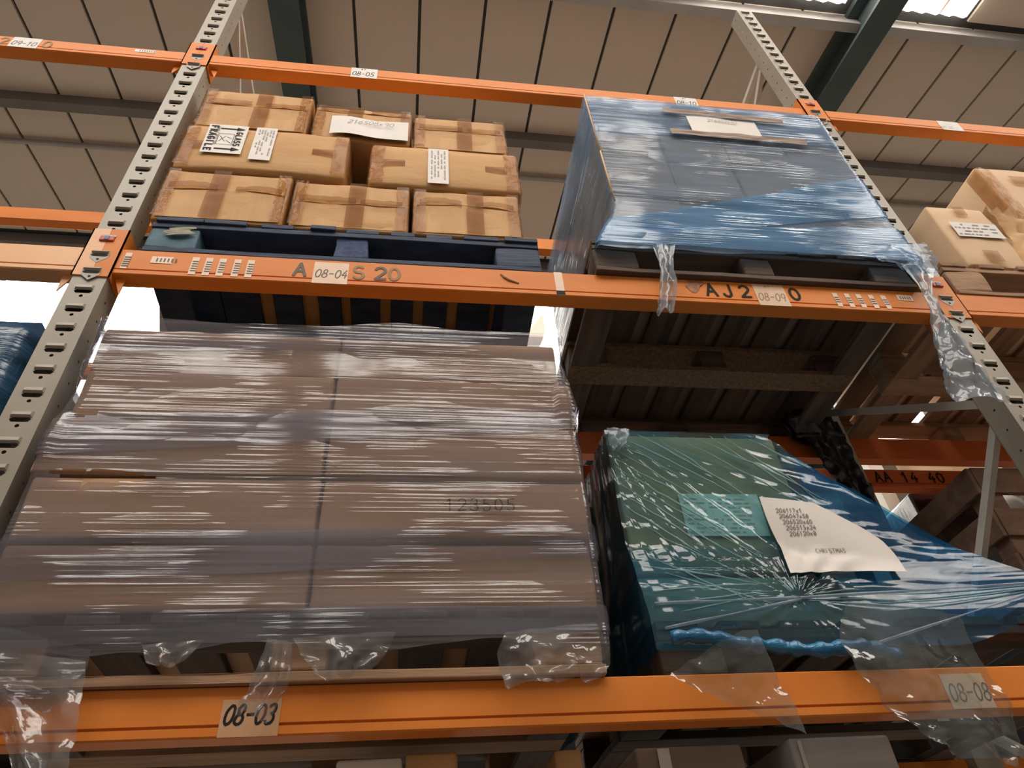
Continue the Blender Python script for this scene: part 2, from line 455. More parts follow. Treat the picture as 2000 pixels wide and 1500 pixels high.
def letters(mb, text, h, w=None, x=0, z=0, y=0, slant=0.0, adv=0.78, wob=0.0, xs=1.0, rot=0.0, fn=None, mi=0):
    """ribbon strokes in the x-z plane; (x, z) is the lower left corner, rot turns the line about it"""
    w = w or h * 0.09
    cr, sr = math.cos(rot), math.sin(rot)
    cx = 0.0
    ns = 0
    for ch in text:
        for st in F.get(ch, []):
            pts = []
            for (u, v) in st:
                u2 = (cx + u + slant * v) * h * xs + random.uniform(-wob, wob) * h
                v2 = v * h + random.uniform(-wob, wob) * h
                pts.append(Vector((x + u2 * cr - v2 * sr, z + u2 * sr + v2 * cr)))
            for i in range(len(pts) - 1):
                a, b = pts[i], pts[i + 1]
                d = b - a
                if d.length < 1e-7: continue
                d.normalize()
                nn = Vector((-d.y, d.x)) * (w / 2)
                e = d * (w * 0.35)
                q = [a - nn - e, b - nn + e, b + nn + e, a + nn - e]
                ns += 1
                dy = -1.2e-5 * (ns % 12)
                P = [(p.x, (fn(p.x, p.y) if fn else y) + dy, p.y) for p in q]
                mb.add(P, [(0, 1, 2, 3)], mi)
        cx += adv
    return mb

def sheet(mb, x0, x1, z0, z1, y, t=0.0006, mi=0, skew=0.0):
    vs = [(x0, y, z0), (x1, y, z0 + skew), (x1, y, z1 + skew), (x0, y, z1)]
    vs += [(a, b + t, c) for a, b, c in vs]
    return mb.add(vs, [(0, 1, 2, 3), (7, 6, 5, 4), (0, 4, 5, 1), (1, 5, 6, 2), (2, 6, 7, 3), (3, 7, 4, 0)], mi)

# ================================================================== SETTING
FZ = -3.4
SL = 0.22
YR = 13.2
def rz(y):
    return 5.0 + SL * y if y <= YR else 5.0 + SL * YR - SL * (y - YR)

o = MB().box(-16, 22, -9.5, 30, FZ - 0.1, FZ).build('floor', 'concrete')
tag(o, kind='structure')
for nm, b in (('added_wall_front', (-16, 22, -3.4, -3.2, FZ, 2.5)), ('wall_back', (-16, 22, 29.0, 29.1, FZ, 5.0)),  # front wall: unseen, added to shade the lower levels and bounce fill
              ('wall_left', (-16.1, -16, -9.6, 29, FZ, 8.2)), ('wall_right', (22, 22.1, -9.6, 29, FZ, 8.2))):
    tag(MB().box(*b).build(nm, 'bounce_wall' if nm == 'added_wall_front' else 'cladding'), kind='structure')

def slope_slab(mb, x0, x1, y0, y1, up0, up1):
    vs = [(x, y, rz(y) + u) for u in (up0, up1) for y in (y0, y1) for x in (x0, x1)]
    return mb.add(vs, [(0, 2, 3, 1), (4, 5, 7, 6), (0, 1, 5, 4), (2, 6, 7, 3), (0, 4, 6, 2), (1, 3, 7, 5)])

mb = MB()
slope_slab(mb, -16, 22, -9.6, YR, 0.03, 0.08)
slope_slab(mb, -16, 22, YR, 29.1, 0.03, 0.08)
ceil = tag(mb.build('ceiling', 'panel_back'), kind='structure')
SEAM0, SW = 0.262, 0.606
rows = [(0.92, 2.60), (2.66, 4.72), (4.92, 5.35), (10.6, 13.15), (13.2, 18.0)]
for (y0, y1) in rows:
    me = None
    k0, k1 = (-9, 15) if y1 < 6 else (-2, 32)
    for k in range(k0, k1):
        xa = SEAM0 + SW * k
        if xa + SW > 21.9: continue
        if me is None:
            pm = MB()
            vs = [(x, y - y0, rz(y) - rz(y0) + u) for u in (0.0, 0.028) for y in (y0, y1) for x in (0.015, SW - 0.015)]
            pm.add(vs, [(0, 2, 3, 1), (4, 5, 7, 6), (0, 1, 5, 4), (2, 6, 7, 3), (0, 4, 6, 2), (1, 3, 7, 5)])
            me = pm.mesh('lining_panel', 'panel')
        link('lining_panel', me, ceil, (xa, y0, rz(y0)))
# lining over the aisle, out of sight behind the camera
mb = MB()
slope_slab(mb, -15.9, 21.9, -9.5, -1.1, 0.0, 0.028)
slope_slab(mb, -15.9, 3.3, -1.1, 0.85, 0.0, 0.028)
slope_slab(mb, 6.2, 21.9, -1.1, 0.85, 0.0, 0.028)
mb.build('lining_panel', 'panel', ceil)

def rooflight(name, x0, x1, y0, y1, mat, pitch=0.146, amp=0.022, up=-0.03):
    mb = MB()
    nx = max(4, int((x1 - x0) / pitch * 8))
    mb.grid(lambda u, v: (x0 + (x1 - x0) * u, y0 + (y1 - y0) * v,
                          rz(y0 + (y1 - y0) * v) + up + amp * math.cos((x1 - x0) * u / pitch * 2 * math.pi)), nx, 2)
    return tag(mb.build(name, mat, smooth=True), kind='structure')
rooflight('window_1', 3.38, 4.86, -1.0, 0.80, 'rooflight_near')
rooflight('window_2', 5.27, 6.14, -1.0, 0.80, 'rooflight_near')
wn = 3
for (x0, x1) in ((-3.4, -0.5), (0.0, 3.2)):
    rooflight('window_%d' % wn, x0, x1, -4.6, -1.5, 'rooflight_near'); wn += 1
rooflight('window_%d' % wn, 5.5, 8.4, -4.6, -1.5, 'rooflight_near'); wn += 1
for (x0, x1) in ((-15, -0.5), (0.1, 4.8), (5.4, 10.2), (10.8, 15.6)):
    rooflight('window_%d' % wn, x0, x1, 5.36, 10.5, 'rooflight_far', pitch=0.30, amp=0.012, up=0.014); wn += 1

# steel: rafters run up the slope, purlins run along the rack
tn = 1
for xc in (-0.30, 5.06, 10.5):
    mb = MB()
    for (wx, u0, u1) in ((0.13, -0.06, 0.0), (0.02, -0.36, -0.06), (0.13, -0.39, -0.36)):
        slope_slab(mb, xc - wx, xc + wx, -9.5, YR, u0, u1)
        slope_slab(mb, xc - wx, xc + wx, YR, 29, u0, u1)
    tag(mb.build('trim_%d' % tn, 'steel_green'), kind='structure'); tn += 1
for (yc, h, w, mt) in ((0.95, 0.16, 0.05, 'purlin_pale'), (2.63, 0.17, 0.06, 'purlin'), (4.82, 0.17, 0.06, 'purlin'),
                       (-1.08, 0.16, 0.05, 'purlin'), (-3.4, 0.16, 0.05, 'purlin'), (-5.8, 0.16, 0.05, 'purlin'), (10.55, 0.17, 0.06, 'purlin')):
    mb = MB()
    z = rz(yc)
    mb.prism([(yc - w / 2, z), (yc + w / 2 + 0.04, z), (yc + w / 2 + 0.04, z - 0.012), (yc - w / 2 + 0.012, z - 0.012),
              (yc - w / 2 + 0.012, z - h + 0.012), (yc + w / 2 + 0.04, z - h + 0.012), (yc + w / 2 + 0.04, z - h), (yc - w / 2, z - h)], 'x', -15.9, 21.9)
    tag(mb.build('trim_%d' % tn, mt), kind='structure'); tn += 1
# wind-brace rods and the conduit under the lining
o = MB().tube([(-15, 3.22, rz(3.22) - 0.06), (21, 3.22, rz(3.22) - 0.06)], 0.03, 8).build('conduit', 'conduit', smooth=True)
tag(o, 'thin pale steel tube running along under the grey roof lining', 'pipe')
MBR = MB()
mb = MB().tube([(5.1, 4.7, rz(4.7) - .20), (10.4, 2.7, rz(2.7) - .20)], 0.012, 6)
tag(mb.build('brace_rod', 'steel_green'), 'thin dark bracing rod crossing the roof panels above the right cartons', 'rod')

# ================================================================== RACK
P = 0.075
W = 2.695
PW = 0.09
LUG = None
def lug_mesh():
    mb = MB()
    # pressed hump above the slot
    mb.add([(-.024, 0, .0), (.024, 0, 0), (.021, -.0065, .004), (-.021, -.0065, .004), (.021, -.005, .014), (-.021, -.005, .014), (.024, 0, .018), (-.024, 0, .018)],
           [(0, 1, 2, 3), (3, 2, 4, 5), (5, 4, 6, 7), (0, 3, 5, 7), (1, 6, 4, 2)])
    return mb.mesh('slot_lug', 'post')
def holed_strip(mb, w, z0, z1, holes, place):
    """a flat steel strip with punched holes; place(u, z) gives the 3D point"""
    zs = z0
    while zs < z1 - 1e-6:
        ze = min(zs + P, z1)
        outer = [(-w / 2, zs), (w / 2, zs), (w / 2, ze), (-w / 2, ze)]
        loops = [outer]
        if ze - zs > P * 0.99:
            for h in holes:
                loops.append([(u, v + zs + P / 2) for u, v in h])
        flat = [p for l in loops for p in l]
        tris = tessellate_polygon([[Vector((u, v, 0)) for u, v in l] for l in loops])
        mb.add([place(u, v) for u, v in flat], tris)
        zs = ze
HEX = [(-.024, 0), (-.018, -.008), (.018, -.008), (.024, 0), (.018, .005), (-.018, .005)][::-1]
DOT = [(.0052 * math.cos(a * math.pi / 4), -.0195 + .0052 * math.sin(a * math.pi / 4)) for a in range(8)][::-1]
DOT2 = [(.004 * math.cos(a * math.pi / 4), .004 * math.sin(a * math.pi / 4)) for a in range(8)][::-1]

def post(parent, x, y, ztop, face, mat, lugs=None, name='post'):
    """C-section rack upright with an added back plate that keeps its slots dark; face -1 shows its slotted side to -y"""
    d = 0.085 * -face
    z0 = -46.5 * P + P
    n = int(round((ztop - z0) / P))
    mb = MB()
    ztop = z0 + n * P
    holed_strip(mb, PW, z0, ztop, [HEX, DOT] if lugs else [], lambda u, v: (x + u, y, v))
    for s in (-1, 1):
        holed_strip(mb, 0.085, z0, ztop, [DOT2] if lugs else [], lambda u, v, s=s: (x + s * PW / 2, y + d * (0.5 + u / 0.085), v))
        if s > 0:
            mb.box(x - PW / 2, x + PW / 2, y + d - 0.001, y + d + 0.001, z0, ztop)  # back plate added to shut light out behind the slots
        if False: mb.box(x + s * PW / 2 - (0.018 if s > 0 else 0), x + s * PW / 2 + (0.018 if s < 0 else 0), y + d - 0.001, y + d + 0.001, z0, ztop)
    mb.box(x - 0.06, x + 0.06, y + d / 2 - 0.06, y + d / 2 + 0.06, FZ, z0)
    o = mb.build(name, mat, parent)
    if lugs:
        global LUG
        LUG = LUG or lug_mesh()
        for k in range(*lugs):
            lo = link('slot_lug', LUG, o, (x, y - 0.0002, k * P + 0.0055))
            lo.matrix_parent_inverse = Matrix.Translation(-world_loc(parent)) if False else Matrix.Identity(4)
    return o

def frame(label, x, y0, y1, ztop, zig, lugs=None, mat='post', front_face=-1, bw=0.028):
    t = thing('rack_upright_frame', label, 'upright', (0, 0, 0), 'rack upright frames')
    post(t, x, y0, ztop, -1, mat, lugs)
    post(t, x, y1, ztop, 1, mat)
    for (ya, za, yb, zb) in zig:
        MB().bar((x + 0.004, ya, za), (x + 0.004, yb, zb), bw, 0.022).build('brace', 'brace' if mat == 'post' else mat, t)
    return t
ya, yb = 0.075, 0.80
zg = [(ya, 1.945, yb, 1.905), (ya, 1.91, yb, 1.46), (ya, .98, yb, 1.42), (ya, .94, yb, .12), (ya, -.47, yb, .08), (ya, -.50, yb, -1.16), (ya, -1.75, yb, -1.20), (ya, -1.80, yb, -2.45), (ya, -3.0, yb, -2.5)]
zgL = [(ya, 1.995, yb, 2.00), (ya, 1.97, yb, 1.44), (ya, .6, yb, 1.40), (ya, .56, yb, -.1), (ya, -.9, yb, -.15), (ya, -.95, yb, -1.9), (ya, -2.9, yb, -1.95)]
frame('grey slotted rack upright frame left of the cartons on the blue pallet', 0.0, 0.0, 0.87, 2.36, zgL, lugs=(-17, 31))
frame('grey slotted rack upright frame right of the blue wrapped load, ending below the roof', W, 0.0, 0.87, 2.36, zg, lugs=(-12, 32))
zb = [(1.13, a, 1.87, a + .7) for a in (-3, -1.6, -.2, 1.2)]
frame('slotted rack upright frame coloured bright for the light on it, in the row behind, right of the black film', 3.73, 1.95 - 0.9, 1.95, 2.36, zb, lugs=None, mat='post_lit')
frame('rack upright frame coloured bright as if lit, in the row behind, hidden by the brown carton load', 1.03, 1.05, 1.95, 2.36, zb, mat='post_lit')
frame('rack upright frame coloured bright as if lit, in the row behind, beyond the left edge', -1.67, 1.05, 1.95, 1.60, zb, mat='post_lit')
# slots of the brightened post that face the aisle
for k in range(-3, 12):
    pass

def beam(label, x0, x1, y, ztop, h, mat='orange', facing=-1, conn=(True, True), depth=0.05, czt=0.085, czb=-0.02, pin=None, uy=0.0):
    """box beam: front face with a groove near its lower edge, end connectors hooked on the uprights.
    x0, x1 are the upright centres; facing -1 shows the face to -y"""
    s = -facing
    xa, xb = x0 + PW / 2 + 0.004, x1 - PW / 2 - 0.004
    t = thing('pallet_beam', label, 'beam', (0, 0, 0), 'orange pallet beams')
    zb_ = ztop - h
    g = zb_ + 0.020
    prof = [(0, ztop - .002), (.002, ztop), (depth, ztop), (depth, zb_), (.003, zb_), (0, zb_ + .003), (0, g - .0025), (.005, g - .001), (.005, g + .001), (0, g + .003)]
    prof = [(y + s * a, z) for a, z in prof]
    if s < 0: prof = prof[::-1]
    MB().prism(prof, 'x', xa, xb).build('beam_body', mat, t)
    for k, cx in enumerate((x0, x1)):
        if not conn[k]: continue
        e = 1 if k == 0 else -1
        mb = MB()
        zt, zbm = ztop + czt, zb_ + czb
        fy = y - s * 0.0045
        xs = sorted((cx + e * 0.0003, cx + e * (PW / 2 + 0.006)))
        ys = sorted((fy - s * 0.0, fy + s * 0.004))
        mb.box(xs[0], xs[1], ys[0], ys[1], zt if False else zbm, zt)
        xs2 = sorted((cx + e * (PW / 2 + 0.002), cx + e * (PW / 2 + 0.006)))
        ys2 = sorted((fy, y + s * 0.075))
        mb.box(xs2[0], xs2[1], ys2[0], ys2[1], zbm, zt)
        # pointed tooth under the beam end
        xt = cx + e * (PW / 2 + 0.006)
        mb.prism([(xt, zbm + .03), (xt + e * .034, zbm + .03), (xt + e * .03, zbm - .045)], 'y', y + s * .02, y + s * .024)
        c = mb.build('connector', mat, t)
        if pin is not None:
            if k == 0:
                q = MB().rbox(cx - .020, cx + .020, fy - s * .0015 - .004, fy - s * .0015 + .004, pin - .011, pin + .010, r=.003, n=1)
                q.box(cx - .006, cx + .006, fy - s * .006 - .001, fy - s * .006 + .001, pin - .008, pin + .007, mi=1)
                q.build('lock_pin', ['red', 'blue_pin'], c)
            for kk in (1, 2):
                zz = pin - kk * P
                if zz > zbm - .02 and k == 0:
                    w = MB()
                    yy = fy - s * .0008
                    w.add([(cx - .026, yy, zz + .006), (cx - .024, yy, zz - .012), (cx, yy, zz - .034), (cx + .024, yy, zz - .012), (cx + .026, yy, zz + .006), (cx + .022, yy, zz + .022), (cx - .022, yy, zz + .022)], [(0, 1, 2, 3, 4, 5, 6)])
                    yy -= s * .0006  # slot and hole below are flat dark patches, painted as shaded openings
                    w.add([(cx - .024, yy, zz), (cx - .018, yy, zz - .0055), (cx + .018, yy, zz - .0055), (cx + .024, yy, zz), (cx + .018, yy, zz + .004), (cx - .018, yy, zz + .004)], [(0, 1, 2, 3, 4, 5)], 1)
                    w.add([(cx + .0042 * math.cos(a * math.pi / 4), yy, zz - .0185 + .0042 * math.sin(a * math.pi / 4)) for a in range(8)], [tuple(range(8))], 1)
                    w.add([(cx - .022, yy, zz + .006), (cx + .022, yy, zz + .006), (cx + .022, yy - s * .006, zz + .010), (cx - .022, yy - s * .006, zz + .010), (cx + .022, yy, zz + .020), (cx - .022, yy, zz + .020)], [(0, 1, 2, 3), (3, 2, 4, 5)])
                    w.build('hook_window', ['post', 'black'], c)
    return t

def beam_sticker(t, x0, x1, z0, z1, text='', h=0.033, mat='sticker_tan', ink='ink', y=-0.0012, slant=0.2, small=False, tx=0.005, tz=None, w=None, drop=0.0, adv=0.72, xs=0.74):
    mb = MB()
    sheet(mb, x0, x1, z0, z1, y)
    st = mb.build('location_sticker', mat, t)
    if text or small:
        l = MB()
        if text:
            letters(l, text, h, w, x0 + tx, tz if tz is not None else z0 + 0.016, y - 0.0004, slant=slant, adv=adv, wob=0.012, xs=xs)
        if small:
            letters(l, '8 7', 0.007, 0.002, (x0 + x1) / 2 - .012, z1 - 0.014, y - 0.0004)
        l.build('handwriting', ink, st)
    return st
def stencil(t, text, x, z, h, mat='ink', w=None, adv=0.95, slant=0, xs=1.0):
    mb = MB()
    letters(mb, text, h, w or h * 0.17, x, z, -0.0014, slant=slant, adv=adv, xs=xs)
    return mb.build('stencil_lettering', mat, t)

B1, B2, B3 = 1.238, -0.037, -1.297
# --- level with the empty top shelf
t = beam('orange front beam of the top level above the cartons, sticker reading 08-05', 0, W, 0, B1, 0.083, pin=1.275)
beam_sticker(t, .610, .718, B1 - .083, B1 - .001, '08-05', .034, 'sticker', small=True)
beam_sticker(t, 2.022, 2.126, B1 - .083, B1 - .001, '08-10', .034, 'sticker', small=True)
t = beam('orange front beam of the top level in the left bay, pale sticker before a black O', -W, 0, 0, B1, 0.083, conn=(False, True))
beam_sticker(t, -.695, -.592, B1 - .083, B1 - .001, '09-10', .034, 'sticker', ink='ink_grey')
stencil(t, '0', -.578, B1 - .066, .050, 'ink_faint', w=.008)
stencil(t, '2', -.735, B1 - .066, .050, 'ink_faint', w=.008)
mb = sheet(MB(), -.243, -.166, B1 - .034, B1 - .012, -.0012).build('label', 'sticker', t)
letters(MB(), 'IIIIIII', .010, .003, -.225, B1 - .028, -.0018, adv=.9).build('printed_text', 'ink_grey', mb)
t = beam('orange front beam of the top level in the right bay, in bright light', W, 2 * W, 0, B1, 0.083, conn=(True, False), pin=1.275)
beam_sticker(t, 3.32, 3.43, B1 - .083, B1 - .001, '07-05', .020, 'sticker', ink='ink_print', tz=B1 - .07)
# --- level carrying the blue pallet
t = beam('orange front beam under the blue pallet, stencilled AJ 2 and stickers 08-04 and 08-09', 0, W, 0, B2, 0.108, pin=0.0)
beam_sticker(t, .600, .702, B2 - .108, B2 - .012, '08-04', .036, 'sticker_tan', ink='ink_grey', tz=B2 - .082)
stencil(t, 'A', .545, B2 - .078, .055, 'ink_grey', w=.009)
stencil(t, 'S', .716, B2 - .078, .055, 'ink_faint', w=.009)
stencil(t, '2', .780, B2 - .078, .055, 'ink_grey', w=.009)
stencil(t, '0', .822, B2 - .078, .055, 'ink_faint', w=.009)
for xx in (.262, .300, .338, .380, .418):
    b = sheet(MB(), xx - .010, xx + .010, B2 - .098, B2 - .020, -.0012).build('label', 'sticker_tan', t)
    letters(MB(), 'IIIII', .013, .004, xx + .008, B2 - .084, -.0018, adv=.8, rot=math.pi / 2).build('printed_text', 'ink_grey', b)
b = sheet(MB(), .066, .084, B2 - .086, B2 - .016, -.0012).build('label', 'sticker_tan', t)
letters(MB(), 'IIIII', .014, .005, .083, B2 - .078, -.0018, adv=.7, rot=math.pi / 2).build('printed_text', 'ink_grey', b)
b = sheet(MB(), .140, .200, B2 - .056, B2 - .026, -.0012).build('label', 'sticker_tan', t)
letters(MB(), 'IIIIII', .013, .004, .154, B2 - .048, -.0018, adv=.8).build('printed_text', 'ink_grey', b)
stencil(t, 'AJ', 1.832, B2 - .074, .056, 'ink', w=.009, adv=.98)
stencil(t, '2', 1.948, B2 - .074, .056, 'ink', w=.009)
beam_sticker(t, 2.000, 2.108, B2 - .108, B2 - .006, '08-09', .036, 'sticker_tan', ink='ink_faint', tz=B2 - .085, small=True)
stencil(t, '0', 2.122, B2 - .074, .056, 'ink', w=.009)
for xx in (2.285, 2.328, 2.37, 2.415, 2.46):
    b = sheet(MB(), xx - .009, xx + .009, B2 - .096, B2 - .030, -.0012).build('label', 'sticker_tan', t)
    letters(MB(), 'III', .012, .005, xx + .006, B2 - .076, -.0018, adv=.9, rot=math.pi / 2).build('printed_text', 'ink_grey', b)
b = sheet(MB(), 2.512, 2.568, B2 - .05, B2 - .022, -.0012).build('label', 'sticker_tan', t)
letters(MB(), 'IIIII', .011, .004, 2.522, B2 - .043, -.0018, adv=.8).build('printed_text', 'ink_grey', b)
b = sheet(MB(), 1.335, 1.362, B2 - .108, B2 - .0, -.0012).build('tape_strip', 'sticker_tan', t)
b = sheet(MB(), 1.335, 1.362, B2 - .107, B2 - .088, -.0016).build('black_tape', 'ink', t)
b = MB().tube([(1.165, -.001, -.06), (1.175, -.002, -.075), (1.19, -.002, -.088), (1.22, -.001, -.10)], lambda q: .0045 * (1 - abs(q - .5)), 6).build('scuff', 'ink_faint', t)
MB().grid(lambda u, v: (1.775 + .05 * u + .01 * math.sin(v * 5), -.0013, -.042 - (.03 + .03 * math.sin(u * 3.1)) * v), 8, 5).build('smudge', 'ink_smudge', t)
beam('orange front beam of the middle level in the left bay, bare and paler', -W, 0, 0, B2, 0.105, mat='orange_pale', conn=(False, True))
beam('orange front beam under the pale cartons in the right bay', W, 2 * W, 0, B2, 0.105, conn=(True, False), pin=0.0)
# --- lower level
t = beam('wide orange front beam at the bottom with black handwritten 08-03', 0, W, 0, B3, 0.089, pin=-1.275)
beam_sticker(t, .575, .680, B3 - .089, B3 - .024, '08-03', .034, 'sticker_clear', tz=B3 - .068, w=.0050, slant=.3)
beam_sticker(t, 2.035, 2.135, B3 - .085, B3 - .014, '08-08', .036, 'sticker_tan', ink='ink_grey', tz=B3 - .07)
beam('orange front beam of the lower level in the left bay', -W, 0, 0, B3, 0.089, conn=(False, True))
beam('orange front beam of the lower level in the right bay', W, 2 * W, 0, B3, 0.089, conn=(True, False))
beam('orange front beam of the lowest level, below the picture', 0, W, 0, -2.45, 0.089)
# --- rear beams of this row (their backs face the row behind)
for nm, xa_, xb_ in (('left bay', -W, 0), ('middle bay', 0, W), ('right bay', W, 2 * W)):
    beam('rear orange beam of the top level in the ' + nm, xa_, xb_, 0.87, B1, 0.083, facing=1, conn=(False, False))
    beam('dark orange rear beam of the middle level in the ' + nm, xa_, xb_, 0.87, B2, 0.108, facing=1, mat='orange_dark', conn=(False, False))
    beam('rear orange beam of the lower level in the ' + nm, xa_, xb_, 0.87, B3, 0.089, facing=1, conn=(False, False))
beam('rear orange beam of the lowest level, below the picture', 0, W, 0.87, -2.45, 0.089, facing=1, conn=(False, False))
# --- the row behind
for lv, z in (('top', B1), ('middle', B2)):
    for nm, xa_, xb_ in (('left', -1.67, 1.03), ('right', 1.03, 3.73), ('far right', 3.73, 6.43)):
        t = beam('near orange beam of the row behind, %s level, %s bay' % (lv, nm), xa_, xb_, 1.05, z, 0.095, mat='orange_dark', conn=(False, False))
        if lv == 'middle' and nm == 'right':
            l = MB()
            letters(l, 'AA 14 40', .052, .0085, 3.00, z - .068, 1.0486, adv=.86)
            l.build('stencil_lettering', 'ink', t)
        beam('far orange beam of the row behind, %s level, %s bay' % (lv, nm), xa_, xb_, 1.95, z, 0.095, facing=1, conn=(False, False))

# ================================================================== PALLETS
def pallet(label, x0, x1, y0, y1, z0, h=0.155, mats=None, tops=9, perim=True, blocks=None, topw=0.09, group='timber pallets', tops_x=None, jit=0.004, midmat=None, seed=1):
    rnd = random.Random(seed)
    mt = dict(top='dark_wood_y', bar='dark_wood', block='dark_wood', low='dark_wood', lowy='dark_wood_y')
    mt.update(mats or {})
    t = thing('pallet', label, 'pallet', ((x0 + x1) / 2, (y0 + y1) / 2, z0), group)
    t_top, t_bar, t_low = 0.020, 0.022, 0.020
    zt = z0 + h
    pos = tops_x or [(x0 + (x1 - x0 - topw) * k / (tops - 1), x0 + (x1 - x0 - topw) * k / (tops - 1) + topw) for k in range(tops)]
    for (a, b) in pos:
        d = rnd.uniform(-jit, jit)
        MB().rbox(a, b, y0 - 0.004 + d, y1 + d, zt - t_top + rnd.uniform(-.001, 0), zt, r=.003, n=2, jit=.003, seed=rnd.random() * 9).build('deck_board', mt['top'], t, smooth=False)
    zb_ = zt - t_top
    L, D = x1 - x0, y1 - y0
    bw, bd = 0.145, 0.10
    for k, yc in enumerate((y0 + bd / 2, (y0 + y1) / 2, y1 - bd / 2)):
        MB().rbox(x0, x1, yc - .05, yc + .05, zb_ - t_bar, zb_ - .0003, r=.003, n=6, jit=.003, seed=k + seed).build('stringer_board', mt['bar'] if k != 1 or not midmat else midmat, t)
        for j, xc in enumerate((x0 + bw / 2, (x0 + x1) / 2, x1 - bw / 2)):
            bm = mt['block']
            if isinstance(bm, dict):
                bm = bm.get((j, k), bm['d'])
            w2 = bw / 2 if j != 1 else bw / 2 - 0.02
            MB().rbox(xc - w2, xc + w2, yc - bd / 2 + .003, yc + bd / 2 - .003, z0 + t_low, zb_ - t_bar - .0003, r=.008, n=3, jit=.008, seed=j + k * 3 + seed).build('block', bm, t)
    for k, yc in enumerate((y0 + bd / 2, (y0 + y1) / 2, y1 - bd / 2)):
        MB().rbox(x0, x1, yc - .05, yc + .05, z0, z0 + t_low - .0003, r=.003, n=8, jit=.006, seed=k + 4 + seed).build('bottom_board', (midmat if (k == 1 and midmat) else mt['low']), t)
    if perim:
        for xc in (x0 + .05, x1 - .05):
            for (a, b) in ((y0 + bd, (y0 + y1) / 2 - .05), ((y0 + y1) / 2 + .05, y1 - bd)):
                MB().rbox(xc - .05, xc + .05, a + .001, b - .001, z0, z0 + t_low - .0003, r=.003, n=4, jit=.004, seed=xc).build('bottom_board', mt['lowy'], t)
    return t

blue = dict(top='blue_wood', bar='blue_wood', low='blue_wood', lowy='blue_wood', block={'d': 'blue_block', (0, 0): 'teal_block', (2, 0): 'blue_wood'})
def bx(p):   # deck board ends along the front of the blue pallet
    return .10 + (p - 300) / 750 * 1.20
tx = [(bx(306), bx(392)), (bx(394), bx(472)), (bx(500), bx(560)), (bx(594), bx(642)), (bx(662), bx(726)), (bx(750), bx(798)), (bx(820), bx(873)), (bx(896), bx(968)), (bx(980), bx(1048))]
pa = pallet('dark blue painted pallet with a worn pale teal corner block, under tan cartons', .10, 1.30, 0.0, .98, B2 + .001, .160, blue, tops_x=tx, group='timber pallets', jit=.006)
mb = MB().grid(lambda u, v: (.15 + .075 * u + .012 * math.sin(v * 9), -.0035 - .002 * math.sin(3.1 * u) + 0.0, .035 + .036 * v + .012 * u), 8, 5)
mb.build('scar', 'bare_wood_scar', pa)
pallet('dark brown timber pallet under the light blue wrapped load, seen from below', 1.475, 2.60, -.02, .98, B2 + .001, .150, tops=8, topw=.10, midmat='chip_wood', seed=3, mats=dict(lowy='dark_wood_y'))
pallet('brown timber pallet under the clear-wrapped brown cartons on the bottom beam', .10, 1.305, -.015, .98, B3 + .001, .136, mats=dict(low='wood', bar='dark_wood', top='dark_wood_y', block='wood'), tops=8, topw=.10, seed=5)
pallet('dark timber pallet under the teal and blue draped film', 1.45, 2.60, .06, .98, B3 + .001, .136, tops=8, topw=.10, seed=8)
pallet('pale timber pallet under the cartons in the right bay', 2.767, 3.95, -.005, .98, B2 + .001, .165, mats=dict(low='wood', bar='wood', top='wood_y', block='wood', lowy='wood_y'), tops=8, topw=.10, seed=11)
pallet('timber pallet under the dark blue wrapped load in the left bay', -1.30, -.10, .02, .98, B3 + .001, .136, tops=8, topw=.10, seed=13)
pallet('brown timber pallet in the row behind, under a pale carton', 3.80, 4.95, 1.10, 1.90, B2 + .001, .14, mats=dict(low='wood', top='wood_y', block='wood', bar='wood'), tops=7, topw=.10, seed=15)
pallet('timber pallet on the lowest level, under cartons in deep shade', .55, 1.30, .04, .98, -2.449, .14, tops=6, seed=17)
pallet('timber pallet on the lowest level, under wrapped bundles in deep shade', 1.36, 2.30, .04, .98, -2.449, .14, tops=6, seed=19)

# ================================================================== CARTONS
def carton(label, x0, x1, y0, y1, z0, z1, mat='carton', r=.008, jit=.006, bulge=.006, seed=0, group=None, name='carton', tilt=0.0):
    t = thing(name, label, 'carton', ((x0 + x1) / 2, (y0 + y1) / 2, z0), group)
    MB().rbox(x0, x1, y0, y1, z0, z1, r=r, n=6, jit=jit, seed=seed, bulge=bulge).build('carton_body', mat, t, smooth=True)
    t['_b'] = [x0, x1, y0, y1, z0, z1]
    return t
def patch(t, x0, x1, z0, z1, y, mat, name, nx=10, nz=6, amp=.0012, seed=0, rag=0.0, dz=0.0):
    """a thin strip lying on a front face, a little wavy"""
    def fn(u, v):
        x = x0 + (x1 - x0) * u
        z = z0 + (z1 - z0) * v + dz * math.sin(u * math.pi)
        if rag and (v in (0.0, 1.0)):
            z += noise.noise(Vector((x * 40, v * 7, seed))) * rag
        return (x, y + noise.noise(Vector((x * 25, z * 25, seed))) * amp, z)
    return MB().grid(fn, nx, nz).build(name, mat, t, smooth=True)
